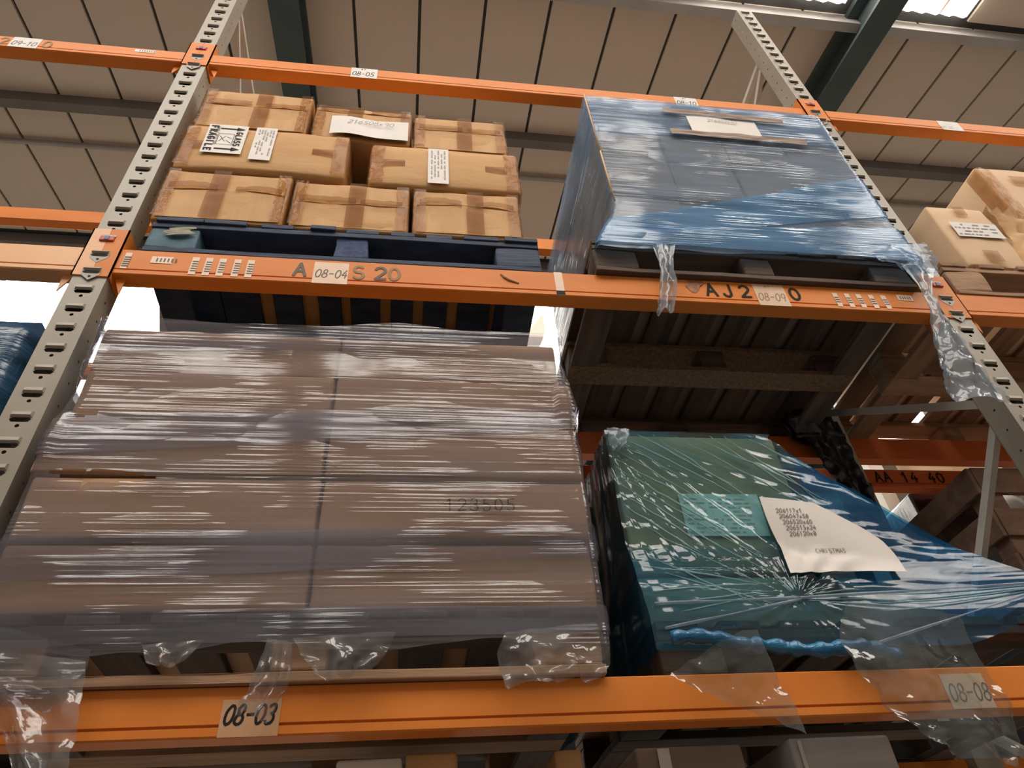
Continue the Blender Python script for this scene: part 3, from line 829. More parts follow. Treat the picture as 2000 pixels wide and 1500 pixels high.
def end_carton(label, x0, x1, y0, y1, z0, z1, seed, tape_x=.5, seam=.5, sag=0.0, clear_right=True):
    """carton seen from its flapped end: two flaps meeting on a taped seam, tape down the middle and over the corners"""
    t = carton(label, x0, x1, y0, y1, z0, z1, seed=seed, group='cartons on the blue pallet')
    zs = z0 + (z1 - z0) * seam
    rnd = random.Random(seed)
    def flap(a, b, up):
        def fn(u, v):
            x = x0 + .012 + (x1 - x0 - .024) * u
            z = a + (b - a) * v
            edge = (1 - v) if up else v
            e = max(0, edge - .75) * 4
            y = y0 - .004 - .007 * e * (0.6 + 0.6 * noise.noise(Vector((x * 9, seed, up)))) + noise.noise(Vector((x * 12, z * 12, seed))) * .002
            if e > 0: z += sag * math.sin(u * math.pi) * e + noise.noise(Vector((x * 18, seed * 2.1, 0))) * .004 * e
            return (x, y, z)
        mb = MB().grid(fn, 22, 8)
        mb.grid(lambda u, v: (lambda p: (p[0], y0 + .001 + (p[1] - y0 - .001) * v, p[2]))(fn(u, 0.0 if up else 1.0)), 22, 1)
        return mb.build('flap', 'carton_flap', t, smooth=True)
    flap(zs + .0035, z1 - .012, True)
    flap(z0 + .012, zs - .0035, False)
    xc = x0 + (x1 - x0) * tape_x
    patch(t, xc - .028, xc + .028, zs + .004, z1 - .006, y0 - .0135, 'tape', 'tape_strip', seed=seed)
    patch(t, xc - .032, xc + .026, z0 + .006, zs - .004, y0 - .0125, 'tape', 'tape_strip', seed=seed + 1)
    # torn horizontal tape along the seam
    patch(t, x0 + .02, x0 + (x1 - x0) * rnd.uniform(.42, .55), zs + .003, zs + .034, y0 - .0125, 'tape', 'seam_tape', nx=20, seed=seed + 2, rag=.006, dz=sag)
    patch(t, x0 + (x1 - x0) * .58, x1 - .02, zs + .003, zs + .028, y0 - .0125, 'tape', 'seam_tape', nx=20, seed=seed + 3, rag=.006, dz=sag)
    for s, xx in ((0, x0), (1, x1)):
        mm = 'tape_shiny'
        def fn(u, v, xx=xx, s=s):
            z = z0 + .006 + (z1 - z0 - .012) * v
            w = .042 + .004 * noise.noise(Vector((z * 20, seed, s)))
            # wraps round the vertical edge
            a = (u - .5) * 2
            e = -1 if s else 1
            if a <= 0: p = (xx + e * (-a) * w, y0 - .0115)
            else: p = (xx - e * .0025, y0 - .0115 + a * .08)
            k = noise.noise(Vector((u * 6, z * 45, seed + s))) * .004
            return (p[0] - e * abs(k), p[1] - abs(k) * .6, z)
        MB().grid(fn, 10, 26).build('corner_tape', mm, t, smooth=True)
    return t

AZ = B2 + .161
yA = 0.004
D = .94
row1 = .262
end_carton('tan carton at the lower left on the blue pallet, taped along a sagging seam', .082, .478, yA, D, AZ, .394, 1, .44, .56, .012)
end_carton('tan carton in the middle of the bottom layer on the blue pallet', .492, .872, yA + .004, D, AZ, .380, 2, .55, .52)
end_carton('tan carton at the lower right on the blue pallet with a shiny taped edge', .888, 1.250, yA + .002, D, AZ, .374, 3, .58, .60, .016)
end_carton('tan carton at the upper left behind the fragile-labelled one', .092, .486, yA + .002, D, .682, .957, 4, .56, .58, .0, True)
end_carton('tan carton at the top middle with a white paper taped on', .502, .868, yA + .010, D, .682, .914, 5, .42, .80, .0, False)
end_carton('tan carton at the top right of the stack, creased and scuffed', .880, 1.234, yA + .008, D, .650, .892, 6, .55, .56, .0, True)

def side_carton(label, x0, x1, y0, y1, z0, z1, seed):
    t = carton(label, x0, x1, y0, y1, z0, z1, r=.014, seed=seed, bulge=.010, group='cartons on the blue pallet')
    for s, xx in ((0, x0), (1, x1)):
        e = -1 if s else 1
        def fn(u, v, xx=xx, s=s, e=e):
            z = z0 + .012 + (z1 - z0 - .024) * v
            a = (u - .5) * 2
            w = .05 + .005 * noise.noise(Vector((z * 20, seed, s)))
            if a <= 0: p = (xx + e * (-a) * w + e * .003, y0 - .0035 - .006 * (4 * v * (1 - v)) * min(1, -a * 1.2))
            else: p = (xx - e * .004, y0 + .004 + a * .09)
            k = abs(noise.noise(Vector((u * 6, z * 40, seed + s)))) * .006
            return (p[0] - e * k, p[1] - k * .5, z)
        MB().grid(fn, 10, 26).build('corner_tape', 'tape_shiny', t, smooth=True)
        zc = (z0 + z1) / 2
        xa_, xb_ = sorted((xx + e * .045, xx + e * .125))
        patch(t, xa_, xb_, zc - .018, zc + .020, y0 - .0085, 'tape', 'tape_strip', seed=seed + s)
    return t
t = side_carton('long tan carton in the middle layer bearing the GLASS FRAGILE sticker', .080, .652, yA - .012, D, .402, .672, 8)
# fragile sticker, printed sideways
yS = yA - .0245
def side_sticker(x0, x1, z0, z1, y, name, mat='sticker'):
    return patch(t, x0, x1, z0, z1, y, mat, name, amp=.0004, nx=8, nz=8)
st = side_sticker(.160, .294, .480, .664, yS, 'fragile_sticker', 'paper')
ym = yS - .0012
mb = MB()
def srot(u, v):   # sticker coordinates (u right, v up, reading order) turned a quarter clockwise
    return (.160 + v, .664 - u)
def sline(u0, v0, u1, v1, w):
    a, b = Vector(srot(u0, v0)), Vector(srot(u1, v1))
    d = (b - a).normalized(); n_ = Vector((-d.y, d.x)) * w / 2
    mb.add([(p.x, ym, p.y) for p in (a - n_, b - n_, b + n_, a + n_)], [(0, 1, 2, 3)])
for uu in (.026, .158):
    sline(uu, .042, uu, .102, .007)
    tri = [srot(uu - .012, .098), srot(uu + .012, .098), srot(uu, .126)]
    mb.add([(p[0], ym, p[1]) for p in tri], [(0, 1, 2)])
for (u0, v0, u1, v1) in ((.06, .042, .13, .042), (.06, .042, .06, .094), (.13, .042, .13, .094), (.06, .094, .13, .094), (.075, .048, .11, .068), (.11, .048, .075, .068), (.10, .07, .12, .09), (.08, .072, .09, .088)):
    sline(u0, v0, u1, v1, .0016)
mb.build('arrow_print', 'ink', st)
def sletters(text, h, w, u, v, adv, xs=1.0):
    l = MB()
    x_, z_ = srot(u, v)
    letters(l, text, h, w, x_, z_, ym, adv=adv, xs=xs, rot=-math.pi / 2)
    return l
sletters('GLASS', .020, .0044, .046, .100, .95).build('lettering', 'ink', st)
sletters('FRAGILE', .021, .0062, .010, .010, .95, 1.22).build('lettering', 'ink', st)
sletters('HANDLE WITH CARE', .008, .0014, .016, .032, .95, 1.0).build('lettering', 'ink_grey', st)
st = side_sticker(.322, .394, .455, .665, yS, 'address_label', 'paper')
def print_lines(st, x0, x1, z0, z1, y, n, seed, mat='ink_print', vertical=True, w=.0022):
    rnd = random.Random(seed)
    mb = MB()
    for k in range(n):
        if vertical:
            x = x0 + (x1 - x0) * (k + .5) / n
            z = z1 - .006
            while z > z0 + .02:
                L = rnd.uniform(.006, .03)
                if rnd.random() < .6:
                    sheet(mb, x - w, x + w, max(z0, z - L), z, y, t=.0001)
                z -= L + rnd.uniform(.004, .02)
        else:
            z = z0 + (z1 - z0) * (k + .5) / n
            x = x0 + .004
            while x < x1 - .015:
                L = rnd.uniform(.006, .03)
                if rnd.random() < .75:
                    sheet(mb, x, min(x1, x + L), z - w, z + w, y, t=.0001)
                x += L + rnd.uniform(.003, .01)
    return mb.build('printed_text', mat, st)
print_lines(st, .330, .388, .47, .655, ym, 6, 4)
t = side_carton('long tan carton in the middle layer bearing one white address label', .728, 1.266, yA - .008, D, .384, .640, 9)
st = patch(t, .934, 1.008, .394, .618, yA - .0205, 'paper', 'address_label', amp=.0004)
print_lines(st, .942, 1.000, .40, .61, yA - .0218, 5, 9)
# white paper on the top-middle carton
t = thing('paper_sheet', 'white paper sheet handwritten with a long number, on the top middle carton', 'paper', (.715, yA, .68))
o = MB().grid(lambda u, v: (.570 + .288 * u, yA - .010 - .003 * math.sin(u * 7) - .004 * (1 - v) * math.sin(u * 4), .690 - .013 * u + .128 * v + .003 * math.sin(u * 9)), 20, 6).build('paper', 'paper', t, smooth=True)
l = MB()
letters(l, '216508x90', .026, .0016, .630, .764, 0, slant=.25, adv=.74, wob=.02, rot=-.05, fn=lambda x, z: yA - .0165)
l.build('handwriting', 'ink', o)

# ---- brown cartons under clear film (level on the bottom beam)
CZ = B3 + .137
rowz = [CZ, -1.000, -.838, -.676, -.517, -.362]
rn = ['bottom', 'second', 'third', 'fourth', 'top']
off = [(.0, .0), (.0, .004), (-.012, .006), (.016, .014), (.008, -.012)]
for k in range(5):
    z0, z1 = rowz[k] + .001, rowz[k + 1] - .005
    dl, dr = off[k]
    yy = -.016 + [.006, .0, -.006, .004, .014][k]
    lab = 'grey-brown carton under clear film, %s layer, left column' % rn[k]
    t = carton(lab, .092 + dl, .702, yy, .95, z0, z1, 'carton_tan', r=.009, jit=.004, bulge=.004, seed=20 + k, group='brown cartons under clear film')
    lab = 'grey-brown carton under clear film, %s layer, right column' % rn[k]
    if k == 1: lab += ', numbered 123505'
    t = carton(lab, .709, 1.312 + dr, yy + .002, .95, z0, z1, 'carton_tan', r=.009, jit=.004, bulge=.004, seed=30 + k, group='brown cartons under clear film')
    if k == 1:
        l = MB()
        letters(l, '123505', .032, .0030, .985, -.927, yy - .006, adv=.88, wob=.02, slant=.02)
        l.build('handwriting', 'ink', t)

# ---- cartons of the light blue load
BZ = B2 + .152
brow = [BZ, .380, .628, .858, 1.086]
yB = -.022
for r_ in range(4):
    for c in range(4):
        x0 = 1.592 + .264 * c + (-.006 if r_ < 2 else 0)
        lab = 'carton under light blue film, %s layer, %s column' % (['bottom', 'second', 'third', 'top'][r_], ['left', 'second', 'third', 'right'][c])
        carton(lab, x0, x0 + .259, yB + random.uniform(-.004, .006) - (.012 if r_ < 3 and r_ > 0 else 0), .95, brow[r_] + .001, brow[r_ + 1] - .001, 'carton_grey', r=.007, jit=.004, bulge=.003, seed=50 + r_ * 4 + c, group='cartons under light blue film')
# paper held by brown tape on the front of the blue film
t = thing('paper_sheet', 'white paper sheet held on light blue film by two brown tape strips', 'paper', (2.15, -.05, .84))
o = MB().grid(lambda u, v: (2.000 + .302 * u, -.052 - .002 * math.sin(6 * u), .842 + .130 * v), 14, 6).build('paper', 'paper', t, smooth=True)
l = MB()
letters(l, '216502x40', .020, .0024, 2.085, .930, -.0555, slant=.25, adv=.72, wob=.03)
l.build('handwriting', 'ink_print', o)
for (xa_, xb_, z0, z1, dz) in ((1.905, 2.435, .975, 1.012, -.012), (1.900, 2.485, .800, .842, .0)):
    MB().grid(lambda u, v, xa_=xa_, xb_=xb_, z0=z0, z1=z1, dz=dz: (xa_ + (xb_ - xa_) * u, -.0575 + .003 * noise.noise(Vector((u * 9, v * 3, z0))), z0 + (z1 - z0) * v + dz * u + .005 * noise.noise(Vector((u * 6, z0 * 9, v * .6)))), 40, 5).build('tape_strip', 'tape_dark', t, smooth=True)

# ---- cartons under the teal film
DZ = B3 + .137
carton('low carton at the bottom under the teal film, dulled green', 1.446, 1.960, .105, .92, DZ, -1.030, 'carton_olive', jit=.004, seed=71)
t = carton('tall carton under the teal film with a printed sheet on its front', 1.444, 1.930, .100, .92, -1.028, -.606, 'carton_olive', jit=.003, bulge=.002, seed=72)
st = patch(t, 1.600, 1.820, -.925, -.800, .094, 'paper', 'printed_sheet', amp=.0004)
print_lines(st, 1.605, 1.80, -.92, -.81, .0925, 9, 12, vertical=False, w=.0011, mat='ink_print')
carton('half-hidden carton at the right under the teal film', 1.985, 2.34, .25, .92, DZ, -.98, 'carton_grey', seed=73)

# ---- right bay cartons
t = carton('pale carton with a white label, left of the pair in the right bay', 2.898, 3.150, .0, .95, B2 + .167, .500, 'carton_pale', r=.010, seed=81)
st = patch(t, 2.935, 3.135, .295, .385, -.0115, 'paper', 'address_label', amp=.0004)
print_lines(st, 2.94, 3.12, .30, .38, -.0128, 4, 13, vertical=False, w=.003)
patch(t, 3.00, 3.05, .435, .492, -.011, 'tape', 'tape_strip')
patch(t, 2.985, 3.05, .150, .215, -.011, 'tape', 'tape_strip')
t = carton('big pale carton behind the labelled one in the right bay', 3.330, 3.90, .02, .95, B2 + .167, .872, 'carton_pale', r=.014, jit=.01, seed=82)
patch(t, 3.45, 3.62, .74, .80, .008, 'tape', 'tape_strip')
def ct(u, v):
    z = .22 + .63 * v
    a = (u - .5) * 2
    p = (3.330 + max(0, -a) * .06 - .004, .012 + max(0, a) * .07)
    k = abs(noise.noise(Vector((u * 5, z * 30, 2)))) * .01
    return (p[0] - k, p[1] - k, z)
MB().grid(ct, 10, 30).build('corner_tape', 'tape_shiny', t, smooth=True)
def kraft(u, v):
    z = .16 + .36 * (1 - v)
    x = 3.175 + .12 * u + .03 * math.sin(v * 4)
    return (x + .01 * noise.noise(Vector((u * 4, v * 6, 1))), -.012 + .05 * abs(math.sin(u * 7 + v * 2)) + .02 * noise.noise(Vector((u * 5, v * 7, 3))), z)
o = MB().grid(kraft, 16, 20).build('kraft_paper', 'carton_edge', smooth=True)
tag(o, 'crumpled brown kraft paper wedged between the two right bay cartons', 'paper')

# ---- the row behind and the lowest level
carton('pale carton in the row behind, seen past the frame brace', 3.86, 4.75, 1.48, 1.86, B2 + .142, .62, 'carton_pale', seed=91)
lowz = -2.449 + .141
def low(label, x0, x1, top, mat, y=.10, seed=95):
    return carton(label, x0, x1, y, .60, lowz, top, mat, seed=seed, jit=.004)
low('white carton just below the bottom beam, left of a tan one', .780, .908, -1.404, 'paper', .10, 95)
t = low('tan carton just below the bottom beam, beside a white one', .912, 1.010, -1.400, 'carton_flap', .09, 96)
low('tan carton below the bottom beam in the gap between two dark pallets', 1.205, 1.262, -1.402, 'carton_flap', .10, 97)
t = low('brown wrapped carton below the bottom beam with a white strap', 1.370, 1.600, -1.405, 'carton_grey', .10, 98)
sheet(MB(), 1.415, 1.440, -2.2, -1.410, .094).build('strap', 'sticker', t)
t = low('clear-wrapped grey bundle below the bottom beam at the right', 1.705, 1.935, -1.398, 'grey_poly', .10, 99)
sheet(MB(), 1.72, 1.728, -2.2, -1.405, .094).build('strap', 'sticker', t)

# wooden crate in the right bay, lower level
t = thing('wooden_crate', 'brown slatted wooden crate in the right bay behind the frame brace', 'crate', (3.2, .7, B3 + .001))
for (x, y) in ((2.84, .42), (3.55, .42), (2.84, .98), (3.55, .98)):
    MB().rbox(x - .035, x + .035, y - .035, y + .035, B3 + .001, -.50, r=.004, n=2, jit=.004, seed=x).build('corner_post', 'wood_brown', t)
for k in range(5):
    z = -1.24 + .16 * k
    MB().rbox(2.80, 3.59, .375, .393, z, z + .10, r=.003, n=4, jit=.005, seed=k).build('slat', 'wood_brown', t)
    MB().rbox(2.785, 2.803, .38, 1.02, z, z + .10, r=.003, n=4, jit=.005, seed=k + 9).build('slat', 'wood_brown', t)
MB().bar((2.86, .36, -1.2), (3.5, .36, -.55), .02, .08).build('diagonal_slat', 'wood_brown', t)
# dark load in the row behind
o = MB().rbox(3.20, 3.64, 1.12, 1.75, -1.25, -.10, r=.03, n=6, jit=.02, seed=5).build('dark_bundle', 'black_film', smooth=True)
tag(o, 'dark shrouded bundle in the row behind, under the stencilled beam', 'bundle')
carton('support carton under the dark bundle in the row behind', 3.22, 3.64, 1.12, 1.75, FZ + .001, -1.26, 'carton_grey', seed=93)

# ---- dark blue wrapped load in the left bay
t = thing('wrapped_load', 'dark blue film-wrapped load cut off by the left edge', 'wrapped load', (-.6, .5, B3 + .138))
def lf(u, v):
    pts = [(-1.25, .03), (-.118, .03), (-.085, .08), (-.085, .95)]
    L = [0]
    for i in range(3): L.append(L[-1] + math.dist(pts[i], pts[i + 1]))
    s = u * L[-1]
    for i in range(3):
        if s <= L[i + 1] + 1e-9:
            q = (s - L[i]) / (L[i + 1] - L[i]); break
    x = pts[i][0] + (pts[i + 1][0] - pts[i][0]) * q
    y = pts[i][1] + (pts[i + 1][1] - pts[i][1]) * q
    z = -1.16 + .875 * v
    n_ = .010 * noise.noise(Vector((x * 5, y * 5, z * 30))) + .006 * noise.noise(Vector((x * 20, y * 20, z * 20)))
    inn = max(0, v - .93) / .07 * .04
    return (x - n_ - inn, y + inn, z)
mb = MB().grid(lf, 90, 50)
mb.box(-1.24, -.10, .06, .94, -1.155, -.295)
mb.build('film_shell', 'bluefilm_solid', t, smooth=True)

# ================================================================== STRETCH FILM
def chaikin(pts, n=2):
    for _ in range(n):
        q = [pts[0]]
        for a, b in zip(pts[:-1], pts[1:]):
            q += [tuple(a[k] * .75 + b[k] * .25 for k in range(len(a))), tuple(a[k] * .25 + b[k] * .75 for k in range(len(a)))]
        q.append(pts[-1])
        pts = q
    return pts
def along(pts, u):
    L = [0]
    for a, b in zip(pts[:-1], pts[1:]): L.append(L[-1] + math.dist(a, b))
    s = u * L[-1]
    for i in range(len(pts) - 1):
        if s <= L[i + 1] + 1e-9:
            q = (s - L[i]) / max(1e-9, L[i + 1] - L[i])
            break
    return Vector([a + (b - a) * q for a, b in zip(pts[i], pts[i + 1])]), Vector([b - a for a, b in zip(pts[i], pts[i + 1])]).normalized()
def rect_path(x0, x1, y0, y1, r=.012):
    return [(x0, y1), (x0, y0 + r), (x0 + r * .3, y0 + r * .3), (x0 + r, y0), (x1 - r, y0), (x1 - r * .3, y0 + r * .3), (x1, y0 + r), (x1, y1)]
def wrap(parent, name, mat, path, zb_, zt_, nu=220, nv=70, amp=.004, seed=0, prof=None, hole=None, su=2.2, sz=26, shift=None):
    """film pulled round a load: outward ripples that run along the pull"""
    cache = [along(path, i / nu) for i in range(nu + 1)]
    def fn(u, v):
        p, d = cache[int(round(u * nu))]
        z0 = zb_(p.x, p.y) if callable(zb_) else zb_
        z1 = zt_(p.x, p.y) if callable(zt_) else zt_
        z = z0 + (z1 - z0) * v
        n_ = Vector((d.y, -d.x))
        o_ = amp * (noise.noise(Vector((p.x * su, p.y * su + seed, z * sz))) + .5 * noise.noise(Vector((p.x * su * 3, p.y * su * 3, z * sz * 2.3 + seed))))
        if prof: o_ += prof(p.x, p.y, z)
        q = p + n_ * o_
        if shift:
            q = q + Vector(shift(p.x, p.y, z))
        return (q.x, q.y, z)
    h = None
    if hole:
        def h(u, v):
            x, y, z = fn(round(u * nu) / nu, v)
            return hole(x, y, z)
    return MB().grid(fn, nu, nv, h).build(name, mat, parent, smooth=True)

def tail(parent, left, right, y, mat, name='film_tail', folds=3, fold=.012, crumple=.010, nu=26, nv=30, seed=0, ylean=0.0):
    """loose hanging piece of film between two edge lines given as (x, z)"""
    L, Rr = chaikin(left), chaikin(right)
    def fn(u, v):
        a, _ = along(L, v)
        b, _ = along(Rr, v)
        p = a + (b - a) * u
        k = min(1, .15 + v)
        yy = y + ylean * v + fold * k * math.sin(folds * math.pi * 2 * u + 2.2 * noise.noise(Vector((v * 3, seed, 0)))) + crumple * k * noise.noise(Vector((p.x * 26, p.y * 22, seed))) + crumple * .5 * k * noise.noise(Vector((p.x * 60, p.y * 60, seed)))
        x = p.x + .006 * k * noise.noise(Vector((p.y * 40, u * 3, seed)))
        z = p.y + .010 * k * noise.noise(Vector((p.x * 45, v * 2, seed + 5)))
        return (x, yy, z)
    return MB().grid(fn, nu, nv).build(name, mat, parent, smooth=True)

# ---- clear film round the brown cartons
fc = thing('stretch_film', 'clear stretch film wrapped round the grey-brown cartons, torn at its lower edge', 'film', (.7, .4, B3 + .001))
def c_top(x, y):
    b = -.352
    if y < .05:
        b += .020 * math.exp(-((x - .86) / .14) ** 2) + .006 * math.sin(x * 9)
    return b
def c_bot(x, y):
    return -1.235 + (.010 * math.sin(x * 13) + .012 * noise.noise(Vector((x * 9, 0, 0)))) - (.03 if x < .2 else 0)
def c_prof(x, y, z):
    # film bridges the seams between layers and follows the uneven stack
    s = 0
    for k in range(5):
        zc = (rowz[k] + rowz[k + 1]) / 2
        w = max(0, 1 - abs(z - zc) / .09)
        dl, dr = off[k]
        yy = [.006, .0, -.006, .004, .014][k]
        if y < .03 and .12 < x < 1.28: s += -w * yy * .8
        elif x < .5: s += -w * dl
        else: s += w * dr
    return s
def c_hole(x, y, z):
    if y > .03: return False
    e = ((x - .235) / .105) ** 2 + ((z + .846 + .05 * (x - .235)) / .017) ** 2
    e2 = ((x - .145) / .030) ** 2 + ((z + .672) / .011) ** 2
    return e < 1 or e2 < 1
wrap(fc, 'film_wrap', 'film_clear', rect_path(.086, 1.322, -.026, .96), c_bot, c_top, 260, 110, .0015, 1, c_prof, c_hole)
def band(parent, mat, path, zl, zr, h0, h1, seed, amp=.0015, prof=None, shift=None):
    xs = [p[0] for p in path]
    a, b = min(xs), max(xs)
    f = lambda z0, z1: (lambda x, y: z0 + (z1 - z0) * (x - a) / (b - a) + .006 * noise.noise(Vector((x * 4, y * 4, seed))))
    return wrap(parent, 'film_band', mat, path, f(zl, zr), f(zl + h0, zr + h1), 200, 22, amp, seed, prof, shift=shift)
band(fc, 'film_clear_band', rect_path(.083, 1.326, -.030, .97), -.800, -.690, .120, .075, 3, prof=c_prof)
band(fc, 'film_clear_band', rect_path(.083, 1.326, -.030, .97), -1.100, -1.045, .100, .085, 5, prof=c_prof)
band(fc, 'film_clear_band', rect_path(.083, 1.326, -.030, .97), -.470, -.385, .110, .040, 8, prof=c_prof)
band(fc, 'film_clear_band', rect_path(.083, 1.326, -.030, .97), -1.228, -1.215, .080, .055, 9, prof=c_prof)
tail(fc, [(.05, -1.22), (.14, -1.32), (.25, -1.385), (.285, -1.47)], [(.335, -1.262), (.348, -1.33), (.36, -1.40), (.355, -1.48)], -.050, 'film_scrap', folds=2, crumple=.016, seed=1)
tail(fc, [(.05, -1.16), (.06, -1.27), (.16, -1.335)], [(.335, -1.24), (.338, -1.29), (.30, -1.345)], -.045, 'film_clear_band', folds=1.5, seed=2)
tail(fc, [(.645, -1.225), (.632, -1.30), (.608, -1.360)], [(.692, -1.235), (.700, -1.30), (.668, -1.372)], -.048, 'film_scrap', folds=2.5, fold=.012, crumple=.02, seed=3)
tail(fc, [(.69, -1.225), (.72, -1.27), (.75, -1.305)], [(.885, -1.215), (.87, -1.26), (.825, -1.295)], -.046, 'film_scrap', folds=2, crumple=.018, seed=4)
tail(fc, [(.42, -1.232), (.43, -1.255), (.45, -1.268)], [(.53, -1.225), (.51, -1.255), (.48, -1.270)], -.044, 'film_scrap', folds=2, crumple=.014, seed=5)
tail(fc, [(1.10, -1.222), (1.078, -1.27), (1.095, -1.325)], [(1.285, -1.205), (1.315, -1.265), (1.285, -1.315)], -.05, 'film_scrap', folds=2.5, crumple=.022, seed=6)

# ---- light blue film
fb = thing('stretch_film', 'light blue stretch film round the load under the top beam, gathered at its foot', 'film', (2.1, .4, B2 + .001))
def b_shift(x, y, z):
    if z > .34: return (0, 0)
    k = (.34 - z) / .34
    k = k * k * (3 - 2 * k)
    return (-.105 * k * math.exp(-(max(0, x - 1.585) / .16) ** 2) * math.exp(-max(0, y) * 1.0), -.010 * k if y < .05 else 0)
def b_top(x, y): return 1.094 + .004 * math.sin(x * 11)
def b_bot(x, y):
    if y < .0: return .060 + .016 * math.sin(x * 5.5 + 1) + .014 * noise.noise(Vector((x * 7, 0, 3)))
    return .0 if x < 2.5 else .10
def b_hole(x, y, z):
    return False
wrap(fb, 'film_wrap', 'film_blue', rect_path(1.580, 2.646, -.043, .97), b_bot, b_top, 260, 120, .0016, 11, shift=b_shift)
band(fb, 'film_blue_dense', rect_path(1.577, 2.647, -.047, .98), .10, .34, .10, .26, 13, .003, shift=b_shift)
band(fb, 'film_blue_dense', rect_path(1.574, 2.647, -.050, .98), .068, .056, .085, .20, 15, .003, shift=b_shift)
band(fb, 'film_blue', rect_path(1.578, 2.647, -.046, .98), .80, .82, .26, .26, 17, .0016)
# cream carton edges that show through at the left corner
for pts in ([(1.582, -.046, 1.090), (1.583, -.046, .86), (1.583, -.046, .640)], [(1.583, -.047, .640), (1.592, -.056, .632), (1.580, -.058, .622)], [(1.578, -.058, .622), (1.578, -.058, .45), (1.580, -.058, .300)]):
    MB().tube(pts, .0028, 6).build('edge_crease', 'carton_edge', fb, smooth=True)
# top sheet
MB().grid(lambda u, v: (1.59 + 1.05 * u, -.035 + 1.0 * v, 1.097 + .004 * noise.noise(Vector((u * 8, v * 8, 0)))), 40, 40).build('top_sheet', 'film_blue', fb, smooth=True)
# corner drape past the right upright
tail(fb, [(2.40, .10), (2.47, .05), (2.53, .02)], [(2.69, .16), (2.70, .07), (2.66, -.01)], -.066, 'film_blue', folds=1.5, seed=21)
tail(fb, [(1.665, .075), (1.675, -.03), (1.650, -.14), (1.612, -.275)], [(1.745, .065), (1.715, -.03), (1.705, -.14), (1.668, -.255)], -.056, 'film_blue_scrap', folds=1.6, fold=.014, crumple=.02, seed=22)
tail(fb, [(2.535, .045), (2.560, -.09), (2.535, -.20), (2.455, -.40), (2.400, -.575)], [(2.665, .02), (2.590, -.10), (2.585, -.22), (2.590, -.42), (2.612, -.575)], -.060, 'film_blue_scrap', folds=1.4, fold=.016, crumple=.022, nv=44, seed=23)

# ---- teal film draped over the half pallet
fd = thing('stretch_film', 'teal and deep blue film stretched from a carton down to the pallet corner', 'film', (2.0, .4, B3 + .001))
GX, GZ = 1.80, -1.118
def d_top(x):
    if x < 1.90: return -.598
    k = (x - 1.90) / (2.50 - 1.90)
    return -.598 - .485 * k ** 0.86
def d_y(x, z):
    y = .088
    if z < -.95: y -= .06 * min(1, (-.95 - z) / .2)
    if x > 1.93: y += .02 * math.sin((x - 1.93) * 5) - .03 * (x - 1.93)
    # folds radiating from the gathered point and from the carton's top corner
    a = math.atan2(z - GZ, x - GX)
    d_ = math.hypot(x - GX, z - GZ)
    y -= .009 * math.exp(-d_ / .28) * (noise.noise(Vector((math.cos(a) * 7, math.sin(a) * 7, 1)))) * min(1, d_ / .05)
    a2 = math.atan2(z + .56, x - 1.40)
    d2 = math.hypot(x - 1.40, z + .56)
    y -= .007 * noise.noise(Vector((a2 * 16, d2 * .3, 4))) * min(1, d2 / .2) * (1 if z > -1.0 else .3)
    y -= .004 * noise.noise(Vector((x * 2.5, 0, z * 38)))
    return y
def d_fn(u, v):
    x = 1.432 + (2.50 - 1.432) * u
    zt = d_top(x)
    zb_ = -1.235 + max(0, (x - 2.15) / .35) ** 1.5 * .13
    z = zb_ + (zt - zb_) * v
    return (x, d_y(x, z), z)
NU, NV = 210, 130
uc = (1.955 - 1.432) / (2.50 - 1.432)
zc_ = lambda u, v: d_fn(u, v)[2]
MB().grid(d_fn, NU, NV, lambda u, v: u > uc or zc_(u, v) < -.965).build('film_front', 'film_teal', fd, smooth=True)
MB().grid(d_fn, NU, NV, lambda u, v: u > uc or zc_(u, v) >= -.965).build('film_front', 'film_teal_low', fd, smooth=True)
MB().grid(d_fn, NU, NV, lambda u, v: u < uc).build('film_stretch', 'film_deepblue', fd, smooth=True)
def d_side(u, v):
    z = -1.24 + .642 * v
    yf = d_y(1.432, z)
    y = yf + (.93 - yf) * u
    x = 1.432 - .09 * (1 - v) * u + .008 * min(1, u * 8) * noise.noise(Vector((y * 22, z * 3, 2)))
    return (x, y, z)
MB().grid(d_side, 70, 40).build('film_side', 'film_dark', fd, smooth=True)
MB().grid(lambda u, v: (1.44 + .48 * u, .09 + .82 * v, -.600 + .003 * noise.noise(Vector((u * 9, v * 9, 0)))), 20, 20).build('film_top', 'film_teal', fd, smooth=True)
def d_right(u, v):
    # the stretched sheet folded back over the half-empty pallet
    x = 1.93 + .57 * u
    z0 = d_top(x)
    y = .09 + .80 * v
    return (x, y, z0 - .05 * math.sin(v * 3) * (1 - u) - .01 * noise.noise(Vector((x * 8, y * 4, 1))))
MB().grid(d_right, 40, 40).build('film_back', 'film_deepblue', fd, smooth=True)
# rope of bunched film along the foot
pts = [(1.46 + .5 * k / 60, .0 - .015 * math.sin(k * .16), -1.222 - .0007 * k + .004 * math.sin(k * .28)) for k in range(61)]
MB().tube(pts, lambda q: .015 + .006 * noise.noise(Vector((q * 23, 0, 1))) + .003 * math.sin(q * 70), 10).build('film_rope', 'rope_blue', fd, smooth=True)
for seed, (a, b) in enumerate((((1.80, -1.12), (2.50, -1.085)), ((1.93, -1.235), (2.50, -1.09)), ((1.45, -1.13), (1.80, -1.12)), ((1.46, -1.19), (1.80, -1.125)))):
    p0 = Vector((a[0], d_y(*a) - .006, a[1])); p1 = Vector((b[0], d_y(*b) - .006, b[1]))
    MB().tube([p0 + (p1 - p0) * (k / 12) for k in range(13)], lambda q: .0028 + .0012 * math.sin(q * 9), 6).build('film_cord', 'film_blue_scrap', fd, smooth=True)
